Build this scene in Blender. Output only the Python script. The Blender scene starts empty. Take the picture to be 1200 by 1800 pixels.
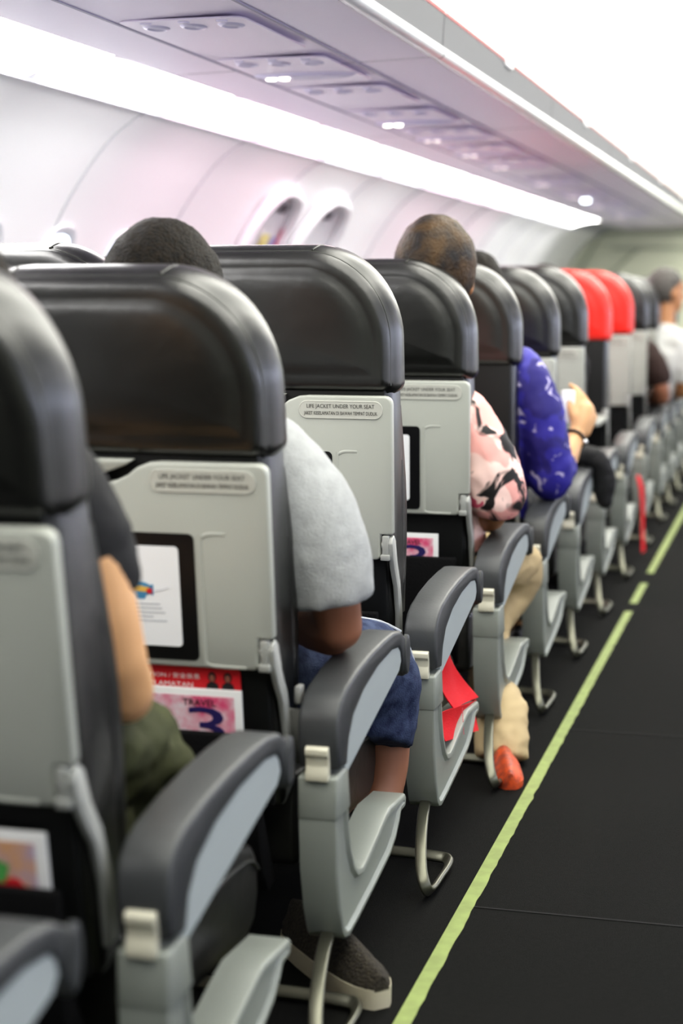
import bpy, bmesh, math, random
from mathutils import Vector, Matrix, noise
random.seed(7)
S = bpy.context.scene
COL = S.collection
R = math.radians

# ------------------------------------------------------------------ helpers
def put(name, me, mat=None, parent=None):
    o = bpy.data.objects.new(name, me)
    COL.objects.link(o)
    if mat is not None:
        me.materials.append(mat)
    if parent is not None:
        o.parent = parent
    return o

def finish(bm, name, mat=None, parent=None, angle=40, smooth=True):
    bmesh.ops.recalc_face_normals(bm, faces=bm.faces[:])
    me = bpy.data.meshes.new(name)
    bm.to_mesh(me); bm.free()
    if smooth:
        for p in me.polygons: p.use_smooth = True
        if angle < 180:
            me.set_sharp_from_angle(angle=R(angle))
    return put(name, me, mat, parent)

def thing(name, label, cat, loc=(0, 0, 0), group=None, rz=0):
    o = bpy.data.objects.new(name, None)
    o.empty_display_size = 0.05
    COL.objects.link(o)
    o.location = loc; o.rotation_euler.z = rz
    o['label'] = label; o['category'] = cat
    if group: o['group'] = group
    return o

def tag(o, label, cat, group=None):
    o['label'] = label; o['category'] = cat
    if group: o['group'] = group
    return o

def struct(o):
    o['kind'] = 'structure'
    return o

def add_prism(bm, prof, a0, a1, axis='X', bevel=0.0, seg=2):
    """polygon profile extruded along an axis. X: prof=(y,z); Y: prof=(x,z); Z: prof=(x,y)"""
    def P(u, v, a):
        return {'X': (a, u, v), 'Y': (u, a, v), 'Z': (u, v, a)}[axis]
    v0 = [bm.verts.new(P(u, v, a0)) for u, v in prof]
    v1 = [bm.verts.new(P(u, v, a1)) for u, v in prof]
    n = len(prof)
    fs = [bm.faces.new(v0), bm.faces.new(v1[::-1])]
    for i in range(n):
        j = (i + 1) % n
        fs.append(bm.faces.new((v0[i], v1[i], v1[j], v0[j])))
    bmesh.ops.recalc_face_normals(bm, faces=fs)
    if bevel > 0:
        es = list({e for f in fs for e in f.edges})
        # only bevel sharp-ish edges
        es = [e for e in es if e.calc_face_angle(0) > 0.45]
        bmesh.ops.bevel(bm, geom=es, offset=bevel, segments=seg, profile=0.5, affect='EDGES', clamp_overlap=True)
    return fs

def add_box(bm, x0, x1, y0, y1, z0, z1, bevel=0.0, seg=2):
    return add_prism(bm, [(y0, z0), (y1, z0), (y1, z1), (y0, z1)], x0, x1, 'X', bevel, seg)

def catmull(pts, k):
    out = []
    n = len(pts)
    for i in range(n - 1):
        p0 = pts[max(i - 1, 0)]; p1 = pts[i]; p2 = pts[i + 1]; p3 = pts[min(i + 2, n - 1)]
        for s in range(k):
            t = s / k
            out.append(tuple(0.5 * (2 * b + (c - a) * t + (2 * a - 5 * b + 4 * c - d) * t * t + (3 * b - a - 3 * c + d) * t ** 3)
                             for a, b, c, d in zip(p0, p1, p2, p3)))
    out.append(tuple(pts[-1]))
    return out

def add_tube(bm, pts, sect, cap=True, smooth=4, up=(0, 0, 1)):
    """pts: list of (x,y,z[,scale_u,scale_v]); sect: list of (u,v) section points"""
    P = [tuple(p) + (1, 1)[:5 - len(p)] if len(p) < 5 else tuple(p) for p in pts]
    if smooth > 1: P = catmull(P, smooth)
    V = [Vector(p[:3]) for p in P]
    rings = []
    prev = None
    for i, p in enumerate(P):
        t = (V[min(i + 1, len(V) - 1)] - V[max(i - 1, 0)]).normalized()
        if prev is None:
            ref = Vector(up)
            if abs(ref.dot(t)) > 0.95: ref = Vector((1, 0, 0))
            a = ref.cross(t).normalized()
        else:
            a = (prev - t * prev.dot(t)).normalized()
        prev = a
        b = t.cross(a)
        rings.append([bm.verts.new(V[i] + a * (u * p[3]) + b * (v * p[4])) for u, v in sect])
    n = len(sect)
    for r0, r1 in zip(rings, rings[1:]):
        for i in range(n):
            j = (i + 1) % n
            bm.faces.new((r0[i], r0[j], r1[j], r1[i]))
    if cap:
        bm.faces.new(rings[0][::-1]); bm.faces.new(rings[-1])
    return rings

def circ(r, n=10, ry=None):
    ry = r if ry is None else ry
    return [(r * math.cos(2 * math.pi * i / n), ry * math.sin(2 * math.pi * i / n)) for i in range(n)]

def rrect(w, h, r, n=3):
    pts = []
    for cx, cy, a0 in ((w - r, h - r, 0), (-w + r, h - r, 90), (-w + r, -h + r, 180), (w - r, -h + r, 270)):
        for k in range(n + 1):
            a = R(a0 + 90 * k / n)
            pts.append((cx + r * math.cos(a), cy + r * math.sin(a)))
    return pts

def rpoly(x0, x1, z0, z1, r, n=4):
    cx, cz = (x0 + x1) / 2, (z0 + z1) / 2
    return [(cx + u, cz + v) for u, v in rrect((x1 - x0) / 2, (z1 - z0) / 2, r, n)]

def loft(bm, loops, cap=True):
    rs = [[bm.verts.new(p) for p in L] for L in loops]
    n = len(loops[0])
    for a, b in zip(rs, rs[1:]):
        for i in range(n):
            j = (i + 1) % n
            bm.faces.new((a[i], a[j], b[j], b[i]))
    if cap:
        for r in (rs[0], rs[-1]):
            c = Vector((0, 0, 0))
            for v in r: c += v.co
            cv = bm.verts.new(c / n)
            for i in range(n):
                bm.faces.new((r[i], r[(i + 1) % n], cv))
    return rs

# ------------------------------------------------------------------ materials
def mat(name, col, rough=0.5, metal=0.0, spec=0.5, noise_scale=0, noise_amt=0.0, bump=0.0, bump_scale=None, col2=None, emit=None, estr=0, coat=0):
    m = bpy.data.materials.new(name); m.use_nodes = True
    nt = m.node_tree; b = nt.nodes['Principled BSDF']
    b.inputs['Base Color'].default_value = (*col, 1)
    b.inputs['Roughness'].default_value = rough
    b.inputs['Metallic'].default_value = metal
    b.inputs['Specular IOR Level'].default_value = spec
    if coat:
        b.inputs['Coat Weight'].default_value = coat
        b.inputs['Coat Roughness'].default_value = 0.15
    if emit:
        b.inputs['Emission Color'].default_value = (*emit, 1)
        b.inputs['Emission Strength'].default_value = estr
    if noise_scale:
        tc = nt.nodes.new('ShaderNodeTexCoord')
        n = nt.nodes.new('ShaderNodeTexNoise'); n.inputs['Scale'].default_value = noise_scale
        n.inputs['Detail'].default_value = 4
        nt.links.new(tc.outputs['Object'], n.inputs['Vector'])
        r = nt.nodes.new('ShaderNodeValToRGB')
        c2 = col2 or tuple(c * (1 - noise_amt) for c in col)
        r.color_ramp.elements[0].color = (*c2, 1); r.color_ramp.elements[1].color = (*col, 1)
        r.color_ramp.elements[0].position = 0.35; r.color_ramp.elements[1].position = 0.65
        nt.links.new(n.outputs['Fac'], r.inputs['Fac'])
        nt.links.new(r.outputs['Color'], b.inputs['Base Color'])
    if bump:
        tc = nt.nodes.new('ShaderNodeTexCoord')
        n = nt.nodes.new('ShaderNodeTexNoise'); n.inputs['Scale'].default_value = bump_scale or 60
        n.inputs['Detail'].default_value = 3
        nt.links.new(tc.outputs['Object'], n.inputs['Vector'])
        bp = nt.nodes.new('ShaderNodeBump'); bp.inputs['Strength'].default_value = bump
        bp.inputs['Distance'].default_value = 0.01
        nt.links.new(n.outputs['Fac'], bp.inputs['Height'])
        nt.links.new(bp.outputs['Normal'], b.inputs['Normal'])
    return m

def emat(name, col, strength):
    m = bpy.data.materials.new(name); m.use_nodes = True
    nt = m.node_tree; nt.nodes.clear()
    o = nt.nodes.new('ShaderNodeOutputMaterial'); e = nt.nodes.new('ShaderNodeEmission')
    e.inputs['Color'].default_value = (*col, 1); e.inputs['Strength'].default_value = strength
    nt.links.new(e.outputs[0], o.inputs[0])
    return m

M = dict(
    leather=mat('charcoal_leather', (.0085, .009, .008), .33, spec=1.0, noise_scale=14, noise_amt=.25, bump=.12, bump_scale=18),
    red_leather=mat('red_leather', (.80, .035, .025), .38, spec=.45, bump=.1, bump_scale=18),
    piping=mat('leather_piping', (.03, .032, .028), .4),
    red_piping=mat('red_piping', (.75, .04, .035), .4),
    back=mat('black_back_panel', (.006, .0065, .0065), .5, spec=.35),
    tray=mat('pale_grey_plastic', (.42, .435, .395), .34, spec=.4, noise_scale=3, noise_amt=.05),
    plate=mat('label_plate', (.48, .485, .44), .35),
    ink=mat('dark_grey_ink', (.09, .09, .085), .6),
    bezel=mat('black_bezel', (.006, .006, .007), .35),
    paper=mat('white_paper', (.82, .83, .84), .5),
    greypaper=mat('pale_grey_blank', (.46, .48, .45), .45),
    pocket=mat('black_pocket_cloth', (.004, .004, .0045), .8, spec=.2, bump=.2, bump_scale=200),
    pad=mat('dark_grey_armrest', (.055, .058, .061), .42, spec=.45, bump=.04, bump_scale=150),
    panel=mat('light_grey_armrest_panel', (.40, .44, .445), .38),
    frame=mat('grey_frame_plastic', (.285, .305, .275), .36, spec=.45, noise_scale=4, noise_amt=.06),
    cream=mat('cream_metal', (.60, .58, .47), .3, spec=.5),
    steel=mat('brushed_steel', (.16, .16, .125), .33, metal=.75),
    hinge=mat('hinge_grey', (.40, .41, .39), .35, metal=.2),
    cushion=mat('seat_cushion_leather', (.020, .020, .018), .38, spec=.5, noise_scale=9, noise_amt=.3, bump=.25, bump_scale=14),
    beam=mat('dark_beam', (.012, .012, .012), .6),
)

# ------------------------------------------------------------------ the airline seat (local: x from seat centre, y from armrest hinge, z up)
HW = .280
def outline(i, y, hw=HW, zb=.972, zt=1.240, rc=.165, rb=.02, n=16):
    """headrest outline inset by i, at depth y"""
    hw -= i; zb += i; zt -= i
    rc = max(rc - i * .75, .02); rb = max(rb - i * .5, .006)
    pts = []
    for cx, cz, r, a0 in ((hw - rc, zt - rc, rc, 0), (-hw + rc, zt - rc, rc, 90), (-hw + rb, zb + rb, rb, 180), (hw - rb, zb + rb, rb, 270)):
        for k in range(n):
            a = R(a0 + 90 * k / (n - 1))
            x = cx + r * math.cos(a); z = cz + r * math.sin(a)
            if a0 < 180: z += .012 * (1 - (x / hw) ** 2)      # crown along the top
            pts.append((x, y, z))
    return pts

def make_headrest(m):
    bm = bmesh.new()
    secs = [(.046, -.0195), (.036, -.0150), (.030, -.0150), (.018, -.0145), (.007, -.010), (.002, -.003), (.0035, .006),
            (-.004, .014), (-.009, .04), (-.009, .075), (-.004, .090), (.012, .108), (.04, .120)]
    loops = [outline(i, y) for i, y in secs]
    def shrunk(L, f, y): return [(x * f, y, 1.11 + (z - 1.11) * f) for x, _, z in L]
    loops = [shrunk(loops[0], f, y) for f, y in ((.35, -.0245), (.65, -.0238), (.86, -.022))] + loops + [shrunk(loops[-1], f, y) for f, y in ((.85, .124), (.5, .126))]
    loft(bm, loops)
    for v in bm.verts:       # soft creases in the cover
        p = v.co
        d = noise.noise(Vector((p.x * 9, p.y * 9, p.z * 11))) * .0022
        p.y += d; p.x += d * .6
    o = finish(bm, 'headrest', m, None, 180)
    return o
def make_piping(m):
    bm = bmesh.new()
    L = outline(.0035, .004)
    L = L[:32]; L = [(L[0][0], .004, .985)] + L + [(L[-1][0], .004, .985)]
    add_tube(bm, L, circ(.0032, 6), smooth=1, up=(0, 1, 0))
    return finish(bm, 'piping', m, None, 60)
def make_seam(m, sx):
    bm = bmesh.new()
    x = sx * .122
    add_tube(bm, [(x, .004, 1.2495), (x + sx * .004, .03, 1.2565), (x + sx * .006, .065, 1.257), (x + sx * .004, .095, 1.2515)], circ(.0022, 6), smooth=3)
    return finish(bm, 'top_seam', m, None, 60)

def make_backrest(m):
    bm = bmesh.new()
    prof = [(.012, .985), (.11, .985), (.135, .72), (.12, .52), (.11, .40), (.03, .38), (.022, .50), (.012, .63)]
    add_prism(bm, prof, -.276, .276, 'X', .018, 3)
    # front bolsters
    for sx in (-1, 1):
        add_tube(bm, [(sx * .23, .10, .93), (sx * .235, .125, .72), (sx * .23, .12, .50)], circ(.045, 10), smooth=4)
    return finish(bm, 'backrest', m, None, 50)

def make_back_panel(m):
    bm = bmesh.new()
    add_box(bm, -.268, .268, -.002, .02, .40, .978, .008)
    return finish(bm, 'rear_panel', m, None)

def tray_outline():
    zt, zb, h = .966, .638, .2865
    pts = []
    # top-right corner going left along the top with the latch dip
    for k in range(5):
        a = R(90 * k / 4); pts.append((h - .016 + .016 * math.cos(a), zt - .016 + .016 * math.sin(a)))
    pts += [(u + .04, zt - d) for u, d in ((.075, 0), (.055, .002), (.035, .010), (.02, .022), (.0, .031), (-.03, .038), (-.06, .038), (-.09, .031), (-.11, .022), (-.125, .010), (-.145, .002), (-.165, 0))]
    for k in range(5):
        a = R(90 + 90 * k / 4); pts.append((-h + .016 + .016 * math.cos(a), zt - .016 + .016 * math.sin(a)))
    n = .690
    pts += [(-h, n), (-h + .026, n), (-h + .026, zb + .006), (-h + .032, zb), (h - .032, zb), (h - .026, zb + .006), (h - .026, n), (h, n)]
    return pts

def make_tray(m):
    bm = bmesh.new()
    add_prism(bm, tray_outline(), -.024, -.004, 'Y', .0055, 3)
    return finish(bm, 'tray_table', m, None, 35)
def make_groove(m):
    bm = bmesh.new()
    add_tube(bm, [(.215, -.0236, .8555), (.190, -.0240, .8555), (.178, -.0242, .850), (.174, -.0242, .838), (.174, -.0242, .66), (.176, -.0242, .648), (.186, -.0240, .643), (.24, -.0236, .6425)],
             circ(.0034, 6, .0014), smooth=3, up=(0, 1, 0))
    return finish(bm, 'raised_rib', m, None, 80)
def make_bezel(m):
    bm = bmesh.new()
    add_prism(bm, rpoly(-.164, .164, .650, .855, .01), -.0252, -.020, 'Y', 0)
    return finish(bm, 'black_frame', m, None)
def make_paper(m):
    bm = bmesh.new()
    add_prism(bm, rpoly(-.138, .138, .672, .834, .007), -.0264, -.023, 'Y', 0)
    return finish(bm, 'placard', m, None)
def make_label(m):
    bm = bmesh.new()
    pr = rpoly(.098, .267, .922, .955, .0155, 6)
    add_prism(bm, pr, -.0258, -.020, 'Y', .0012, 1)
    add_tube(bm, [(x, -.0248, z) for x, z in pr] + [(pr[0][0], -.0248, pr[0][1])], circ(.0016, 6), smooth=1, cap=False, up=(0, 1, 0))
    return finish(bm, 'label_plate', m, None)
def make_latch(m):
    bm = bmesh.new()
    add_prism(bm, [(-.06, .968), (-.045, .951), (-.02, .943), (.01, .943), (.035, .951), (.058, .960), (.07, .968)], -.022, -.004, 'Y', .003, 2)
    loft(bm, [[(-.005 + .024 * s * math.cos(2 * math.pi * i / 20), y, .928 + .033 * s * math.sin(2 * math.pi * i / 20)) for i in range(20)]
              for s, y in ((1.25, -.0238), (1.1, -.028), (.96, -.030), (.6, -.031))])
    return finish(bm, 'tray_latch', m, None, 45)

_txt = {}
def text_mesh(body, size, sx=1.0):
    cu = bpy.data.curves.new('t', 'FONT'); cu.body = body; cu.size = size; cu.align_x = 'CENTER'; cu.align_y = 'CENTER'
    cu.extrude = .0002; cu.resolution_u = 3
    o = bpy.data.objects.new('t', cu); COL.objects.link(o)
    bpy.context.view_layer.update()
    me = bpy.data.meshes.new_from_object(o.evaluated_get(bpy.context.evaluated_depsgraph_get()))
    bpy.data.objects.remove(o); bpy.data.curves.remove(cu)
    return me
def add_text(bm, body, cx, cz, y, width, height):
    """lettering facing -y fitted to a box width x height"""
    me = text_mesh(body, 1.0)
    xs = [v.co.x for v in me.vertices]; ys = [v.co.y for v in me.vertices]
    if not xs: return
    w = max(xs) - min(xs); h = max(ys) - min(ys)
    mx = (max(xs) + min(xs)) / 2; my = (max(ys) + min(ys)) / 2
    vs = [bm.verts.new((cx + (v.co.x - mx) / w * width, y - (.0002 if v.co.z > 0 else -.0003), cz + (v.co.y - my) / h * height)) for v in me.vertices]
    for p in me.polygons:
        try: bm.faces.new([vs[i] for i in p.vertices])
        except ValueError: pass
    bpy.data.meshes.remove(me)

def make_lettering(m):
    bm = bmesh.new()
    add_text(bm, 'LIFE JACKET UNDER YOUR SEAT', .1825, .9445, -.0262, .138, .0102)
    add_text(bm, 'JAKET KESELAMATAN DI BAWAH TEMPAT DUDUK', .1825, .9308, -.0262, .150, .0092)
    return finish(bm, 'lettering', m, None, smooth=False)

def make_hinge(m, sx):
    bm = bmesh.new()
    a, b = sx * .2225, sx * .243
    # barrel + clasp in the notch
    add_tube(bm, [(sx * .262, -.014, .668), (sx * .278, -.014, .668)], circ(.0095, 12), smooth=1)
    add_box(bm, min(sx * .264, sx * .278), max(sx * .264, sx * .278), -.026, -.012, .642, .688, .003)
    add_box(bm, min(sx * .261, sx * .280), max(sx * .261, sx * .280), -.029, -.012, .638, .650, .002)
    return finish(bm, 'hinge', m, None)
def make_tray_arm(m, sx):
    bm = bmesh.new()
    prof = [(-.026, .672), (-.021, .684), (-.010, .688), (.004, .675), (.016, .63), (.040, .585), (.055, .52), (.060, .43), (.03, .43), (.03, .515), (.015, .575), (-.010, .618), (-.022, .645)]
    x0, x1 = sorted((sx * .276, sx * .2865))
    add_prism(bm, prof, x0, x1, 'X', .0025, 2)
    return finish(bm, 'tray_arm', m, None)
def make_pocket(m):
    bm = bmesh.new()
    prof = [(-.030, .530), (-.024, .534), (-.020, .530), (-.014, .40), (.02, .30), (.03, .26), (-.005, .255), (-.030, .30), (-.044, .38)]
    add_prism(bm, prof, -.255, .255, 'X', .006, 2)
    return finish(bm, 'seat_pocket', m, None, 50)
def make_cushion(m):
    bm = bmesh.new()
    prof = [(.06, .225), (.54, .20), (.585, .215), (.605, .26), (.60, .315), (.575, .345), (.48, .375), (.30, .385), (.16, .375), (.08, .38)]
    add_prism(bm, prof, -.284, .286, 'X', .022, 3)
    return finish(bm, 'seat_cushion', m, None, 60)
def make_cushion_seam(m):
    bm = bmesh.new()
    for x in (-.2855, .2875):
        add_tube(bm, [(x, .10, .330), (x, .28, .332), (x, .44, .334), (x, .545, .325), (x, .585, .30)], circ(.0035, 6), smooth=3)
    return finish(bm, 'cushion_seam', m, None, 80)

AX0, AX1 = .306, .374          # aisle armrest inner / outer x
PADTOP = [(-.004, .418), (-.014, .452), (-.012, .492), (-.004, .510), (.012, .526), (.045, .540), (.12, .553), (.21, .562), (.30, .566), (.37, .566), (.425, .558), (.462, .540), (.484, .514), (.490, .492), (.484, .474), (.462, .466)]
PADIN = [(.446, .480), (.436, .502), (.425, .519), (.41, .529), (.36, .535), (.25, .528), (.153, .510), (.085, .483), (.056, .452), (.044, .412)]
def make_pad(m):
    bm = bmesh.new()
    add_prism(bm, PADTOP + PADIN, AX0, AX1, 'X', 0)
    # bevel only the long outer rim edges
    es = []
    for e in bm.edges:
        a, b = e.verts
        if abs(a.co.x - b.co.x) < 1e-6:
            es.append(e)
    bmesh.ops.bevel(bm, geom=es, offset=.007, segments=3, profile=.5, affect='EDGES', clamp_overlap=True)
    return finish(bm, 'armrest', m, None, 45)
def make_panel(m):
    bm = bmesh.new()
    pr = [(.036, .408), (.048, .452), (.08, .487), (.153, .515), (.25, .533), (.36, .540), (.41, .534), (.428, .520), (.436, .50), (.420, .484), (.055, .397), (.045, .396)]
    add_prism(bm, pr, AX0 + .006, AX1 - .003, 'X', .002, 1)
    return finish(bm, 'side_panel', m, None, 40)
def make_endcap(m):
    bm = bmesh.new()
    loft(bm, [[(x, .463 + .017 * s * math.cos(2 * math.pi * i / 24) + .002 * math.sin(2 * math.pi * i / 24), .507 + .037 * s * math.sin(2 * math.pi * i / 24)) for i in range(24)]
              for s, x in ((1, AX1 - .004), (1, AX1 + .002), (.93, AX1 + .004), (.5, AX1 + .0045))])
    return finish(bm, 'end_cap', m, None, 40)
LPROF = [(-.012, .40), (-.012, .33), (-.006, .25), (.012, .18), (.034, .132), (.05, .118), (.075, .112), (.13, .118), (.25, .136), (.36, .155), (.405, .172), (.435, .196), (.448, .212), (.482, .212),
         (.487, .22), (.487, .232), (.480, .238), (.36, .247), (.335, .243), (.27, .226), (.19, .206), (.165, .202), (.135, .208), (.112, .226), (.088, .262), (.074, .30), (.062, .36), (.056, .40)]
def make_frame(m):
    bm = bmesh.new()
    fs = add_prism(bm, LPROF, AX0 + .002, AX1 - .004, 'X', 0)
    es = [e for e in bm.edges if abs(e.verts[0].co.x - e.verts[1].co.x) < 1e-6]
    out = [f for f in bm.faces if len(f.verts) == len(LPROF) and f.calc_center_median().x > .34]
    r = bmesh.ops.inset_region(bm, faces=out, thickness=.011, depth=0)
    r2 = bmesh.ops.inset_region(bm, faces=out, thickness=.006, depth=-.006)
    es = [e for e in bm.edges if e.is_valid and abs(e.verts[0].co.x - e.verts[1].co.x) < 1e-6 and all(len(f.verts) == 4 for f in e.link_faces) and
          any(abs(f.normal.x) < .3 for f in e.link_faces) and any(abs(f.normal.x) > .7 for f in e.link_faces)]
    bmesh.ops.bevel(bm, geom=es, offset=.005, segments=2, profile=.5, affect='EDGES', clamp_overlap=True)
    return finish(bm, 'end_frame', m, None, 45)
def make_collar(m):
    bm = bmesh.new()
    add_prism(bm, [(-.0145, .405), (-.0145, .334), (.0725, .334), (.064, .37), (.058, .402), (.045, .41)], AX0, AX1 - .002, 'X', .005, 2)
    return finish(bm, 'collar', m, None, 45)
def make_bracket(m):
    bm = bmesh.new()
    add_prism(bm, [(-.019, .456), (-.024, .452), (-.024, .443), (-.019, .437), (-.0175, .424), (-.022, .414), (-.022, .400), (-.005, .400), (-.005, .456)], .321, .359, 'X', .0015, 2)
    return finish(bm, 'hinge_bracket', m, None, 60)
def make_bar(m):
    bm = bmesh.new()
    pts = [(x + .04, y, z) for x, y, z in ((.300, .05, .13), (.312, -.03, .118), (.326, -.11, .092), (.340, -.168, .056), (.353, -.183, .026), (.357, -.155, .014), (.359, -.09, .014), (.360, -.02, .014), (.353, .025, .014), (.325, .043, .014), (.2, .05, .016), (-.05, .05, .016), (-.30, .05, .016))]
    add_tube(bm, pts, rrect(.0055, .0115, .004), smooth=5, up=(1, 0, 0))
    return finish(bm, 'luggage_bar', m, None, 50)
def make_base(m):
    bm = bmesh.new()
    add_tube(bm, [(-.28, .12, .25), (.27, .12, .25)], circ(.022, 12), smooth=1)
    add_tube(bm, [(-.28, .38, .25), (.27, .38, .25)], circ(.022, 12), smooth=1)
    add_box(bm, -.27, .27, .08, .5, .258, .272, .004)
    for x in (-.17,):
        add_tube(bm, [(x, .38, .24), (x, .36, .012)], rrect(.012, .02, .006), smooth=1)
        add_tube(bm, [(x, .12, .24), (x, -.02, .012)], rrect(.012, .02, .006), smooth=1)
        add_box(bm, x - .02, x + .02, -.05, .40, 0, .014, .003)
    return finish(bm, 'base_frame', m, None, 50)
def make_mid_arm(m):
    bm = bmesh.new()
    add_prism(bm, [(.02, .50), (.05, .525), (.3, .55), (.40, .548), (.43, .53), (.42, .505), (.3, .505), (.06, .48)], .259, .301, 'X', .01, 3)
    add_box(bm, .27, .29, .05, .12, .30, .50, .005)
    return finish(bm, 'armrest', m, None, 45)

def hide_proto(o):
    me = o.data
    bpy.data.objects.remove(o)
    return me
PROTO = {}
def proto(key, o): PROTO[key] = hide_proto(o)
proto('headrest', make_headrest(M['leather'])); proto('headrest_red', make_headrest(M['red_leather']))
proto('piping', make_piping(M['piping'])); proto('piping_red', make_piping(M['red_piping']))
proto('top_seam_r', make_seam(M['piping'], 1)); proto('top_seam_l', make_seam(M['piping'], -1))
proto('backrest', make_backrest(M['leather'])); proto('rear_panel', make_back_panel(M['back']))
proto('tray_table', make_tray(M['tray'])); proto('raised_rib', make_groove(M['tray']))
proto('black_frame', make_bezel(M['bezel'])); proto('placard', make_paper(M['paper'])); proto('placard_grey', make_paper(M['greypaper']))
proto('label_plate', make_label(M['plate'])); proto('lettering', make_lettering(M['ink'])); proto('tray_latch', make_latch(M['tray']))
proto('hinge_r', make_hinge(M['hinge'], 1)); proto('hinge_l', make_hinge(M['hinge'], -1))
proto('arm_r', make_tray_arm(M['hinge'], 1)); proto('arm_l', make_tray_arm(M['hinge'], -1))
proto('seat_pocket', make_pocket(M['pocket'])); proto('seat_cushion', make_cushion(M['cushion'])); proto('cushion_seam', make_cushion_seam(M['piping']))
proto('armrest', make_pad(M['pad'])); proto('side_panel', make_panel(M['panel'])); proto('end_cap', make_endcap(M['pad']))
proto('end_frame', make_frame(M['frame'])); proto('collar', make_collar(M['frame'])); proto('hinge_bracket', make_bracket(M['cream']))
proto('luggage_bar', make_bar(M['steel'])); proto('base_frame', make_base(M['beam'])); proto('mid_arm', make_mid_arm(M['pad']))

def use(key, name, parent, mtx=None):
    o = bpy.data.objects.new(name, PROTO[key]); COL.objects.link(o)
    o.parent = parent
    if mtx is not None: o.matrix_basis = mtx
    return o

def recline(rot, dy, dz):
    p = Vector((0, 0, .637))
    return Matrix.Translation(p + Vector((0, dy, dz))) @ Matrix.Rotation(R(rot), 4, 'X') @ Matrix.Translation(-p)

SEATX = -1.06
def make_seat(x, y, label, rec=(3, 0, 0), red=False, tray_down=False, aisle=True, placard='placard', group=None):
    t = thing('airline_seat', label, 'seat', (x, y, 0), group)
    B = recline(*rec)
    h = use('headrest_red' if red else 'headrest', 'headrest', t, B)
    use('piping_red' if red else 'piping', 'piping', h); use('top_seam_r', 'top_seam', h); use('top_seam_l', 'top_seam', h)
    if red: h['label'] = 'bright red leather headrest'
    use('backrest', 'backrest', t, B)
    use('rear_panel', 'rear_panel', t, B)
    TM = B
    if tray_down:
        p = Vector((0, -.014, .655))
        TM = B @ Matrix.Translation(p) @ Matrix.Rotation(R(88), 4, 'X') @ Matrix.Translation(-p)
    tr = use('tray_table', 'tray_table', t, TM)
    for k in ('raised_rib', 'black_frame', 'label_plate', 'lettering', 'tray_latch'): use(k, k, tr)
    use(placard, 'placard', tr)
    for s in 'rl':
        a = use('arm_' + s, 'tray_arm', t, B); use('hinge_' + s, 'hinge', a)
    use('seat_pocket', 'seat_pocket', t, B)
    c = use('seat_cushion', 'seat_cushion', t); use('cushion_seam', 'cushion_seam', c)
    use('base_frame', 'base_frame', t)
    if aisle:
        a = use('armrest', 'armrest', t); use('side_panel', 'side_panel', a); use('end_cap', 'end_cap', a)
        f = use('end_frame', 'end_frame', t); use('collar', 'collar', f); use('hinge_bracket', 'hinge_bracket', f)
        use('luggage_bar', 'luggage_bar', t)
    else:
        use('mid_arm', 'armrest', t)
    return t

#      y,    recline(rot,dy,dz),  red, tray_down, placard, label
ROWS = [
    (1.050, (3, 0, 0), False, False, 'placard', 'nearest seat, only its dark armrest tip showing in the bottom left corner'),
    (1.795, (9, -.045, -.045), False, False, 'placard', 'big blurred charcoal leather seat cut off by the left picture edge'),
    (2.5415, (6.5, -.043, -.052), False, False, 'placard', 'reclined charcoal seat of the man in the grey T-shirt, airship picture on its tray'),
    (3.288, (3, .002, 0), False, False, 'placard_grey', 'empty charcoal seat in sharp focus with readable life jacket plate and a red strap below'),
    (4.0345, (2, .058, -.012), False, False, 'placard', 'charcoal seat of the passenger in the pink floral top'),
    (4.781, (3, .012, -.01), False, True, 'placard_grey', 'charcoal seat with its tray folded down, passenger in blue patterned shirt in it'),
    (5.5275, (3, .05, -.012), False, False, 'placard', 'charcoal seat just ahead of the raised hand with the black bracelet'),
    (6.274, (3, .045, 0), False, False, 'placard', 'last charcoal seat before the red ones'),
    (7.09, (3, .05, -.005), True, True, 'placard', 'nearer of the two red topped seats, with its tray folded down'),
    (8.02, (3, .05, 0), True, False, 'placard', 'farther of the two red topped seats, with pale tray closed'),
    (8.87, (3, .05, 0), False, False, 'placard', 'first charcoal seat beyond the red ones'),
    (9.54, (3, .05, -.01), False, False, 'placard', 'second charcoal seat beyond the red ones'),
    (10.19, (3, .05, -.02), False, False, 'placard', 'third charcoal seat beyond the red ones, beside the far man in white'),
    (10.93, (3, .05, -.01), False, False, 'placard', 'farthest charcoal seat, cut off by the right picture edge'),
]
BACKM = []
for (y, rec, red, down, plc, lab) in ROWS:
    make_seat(SEATX, y, lab, rec, red, down, True, plc, 'aisle seats along the left side of the aisle')
# middle seats whose headrest tops show behind
for i, lab in ((3, 'middle seat at far left, dark rounded headrest top showing above the nearer headrests'),
               (4, 'middle seat whose headrest top peeks out just left of the short haired head')):
    y, rec = ROWS[i][0], ROWS[i][1]
    make_seat(SEATX - .56, y, lab, (rec[0], rec[1], rec[2] + .008), False, False, False, 'placard', 'middle seats')

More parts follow.
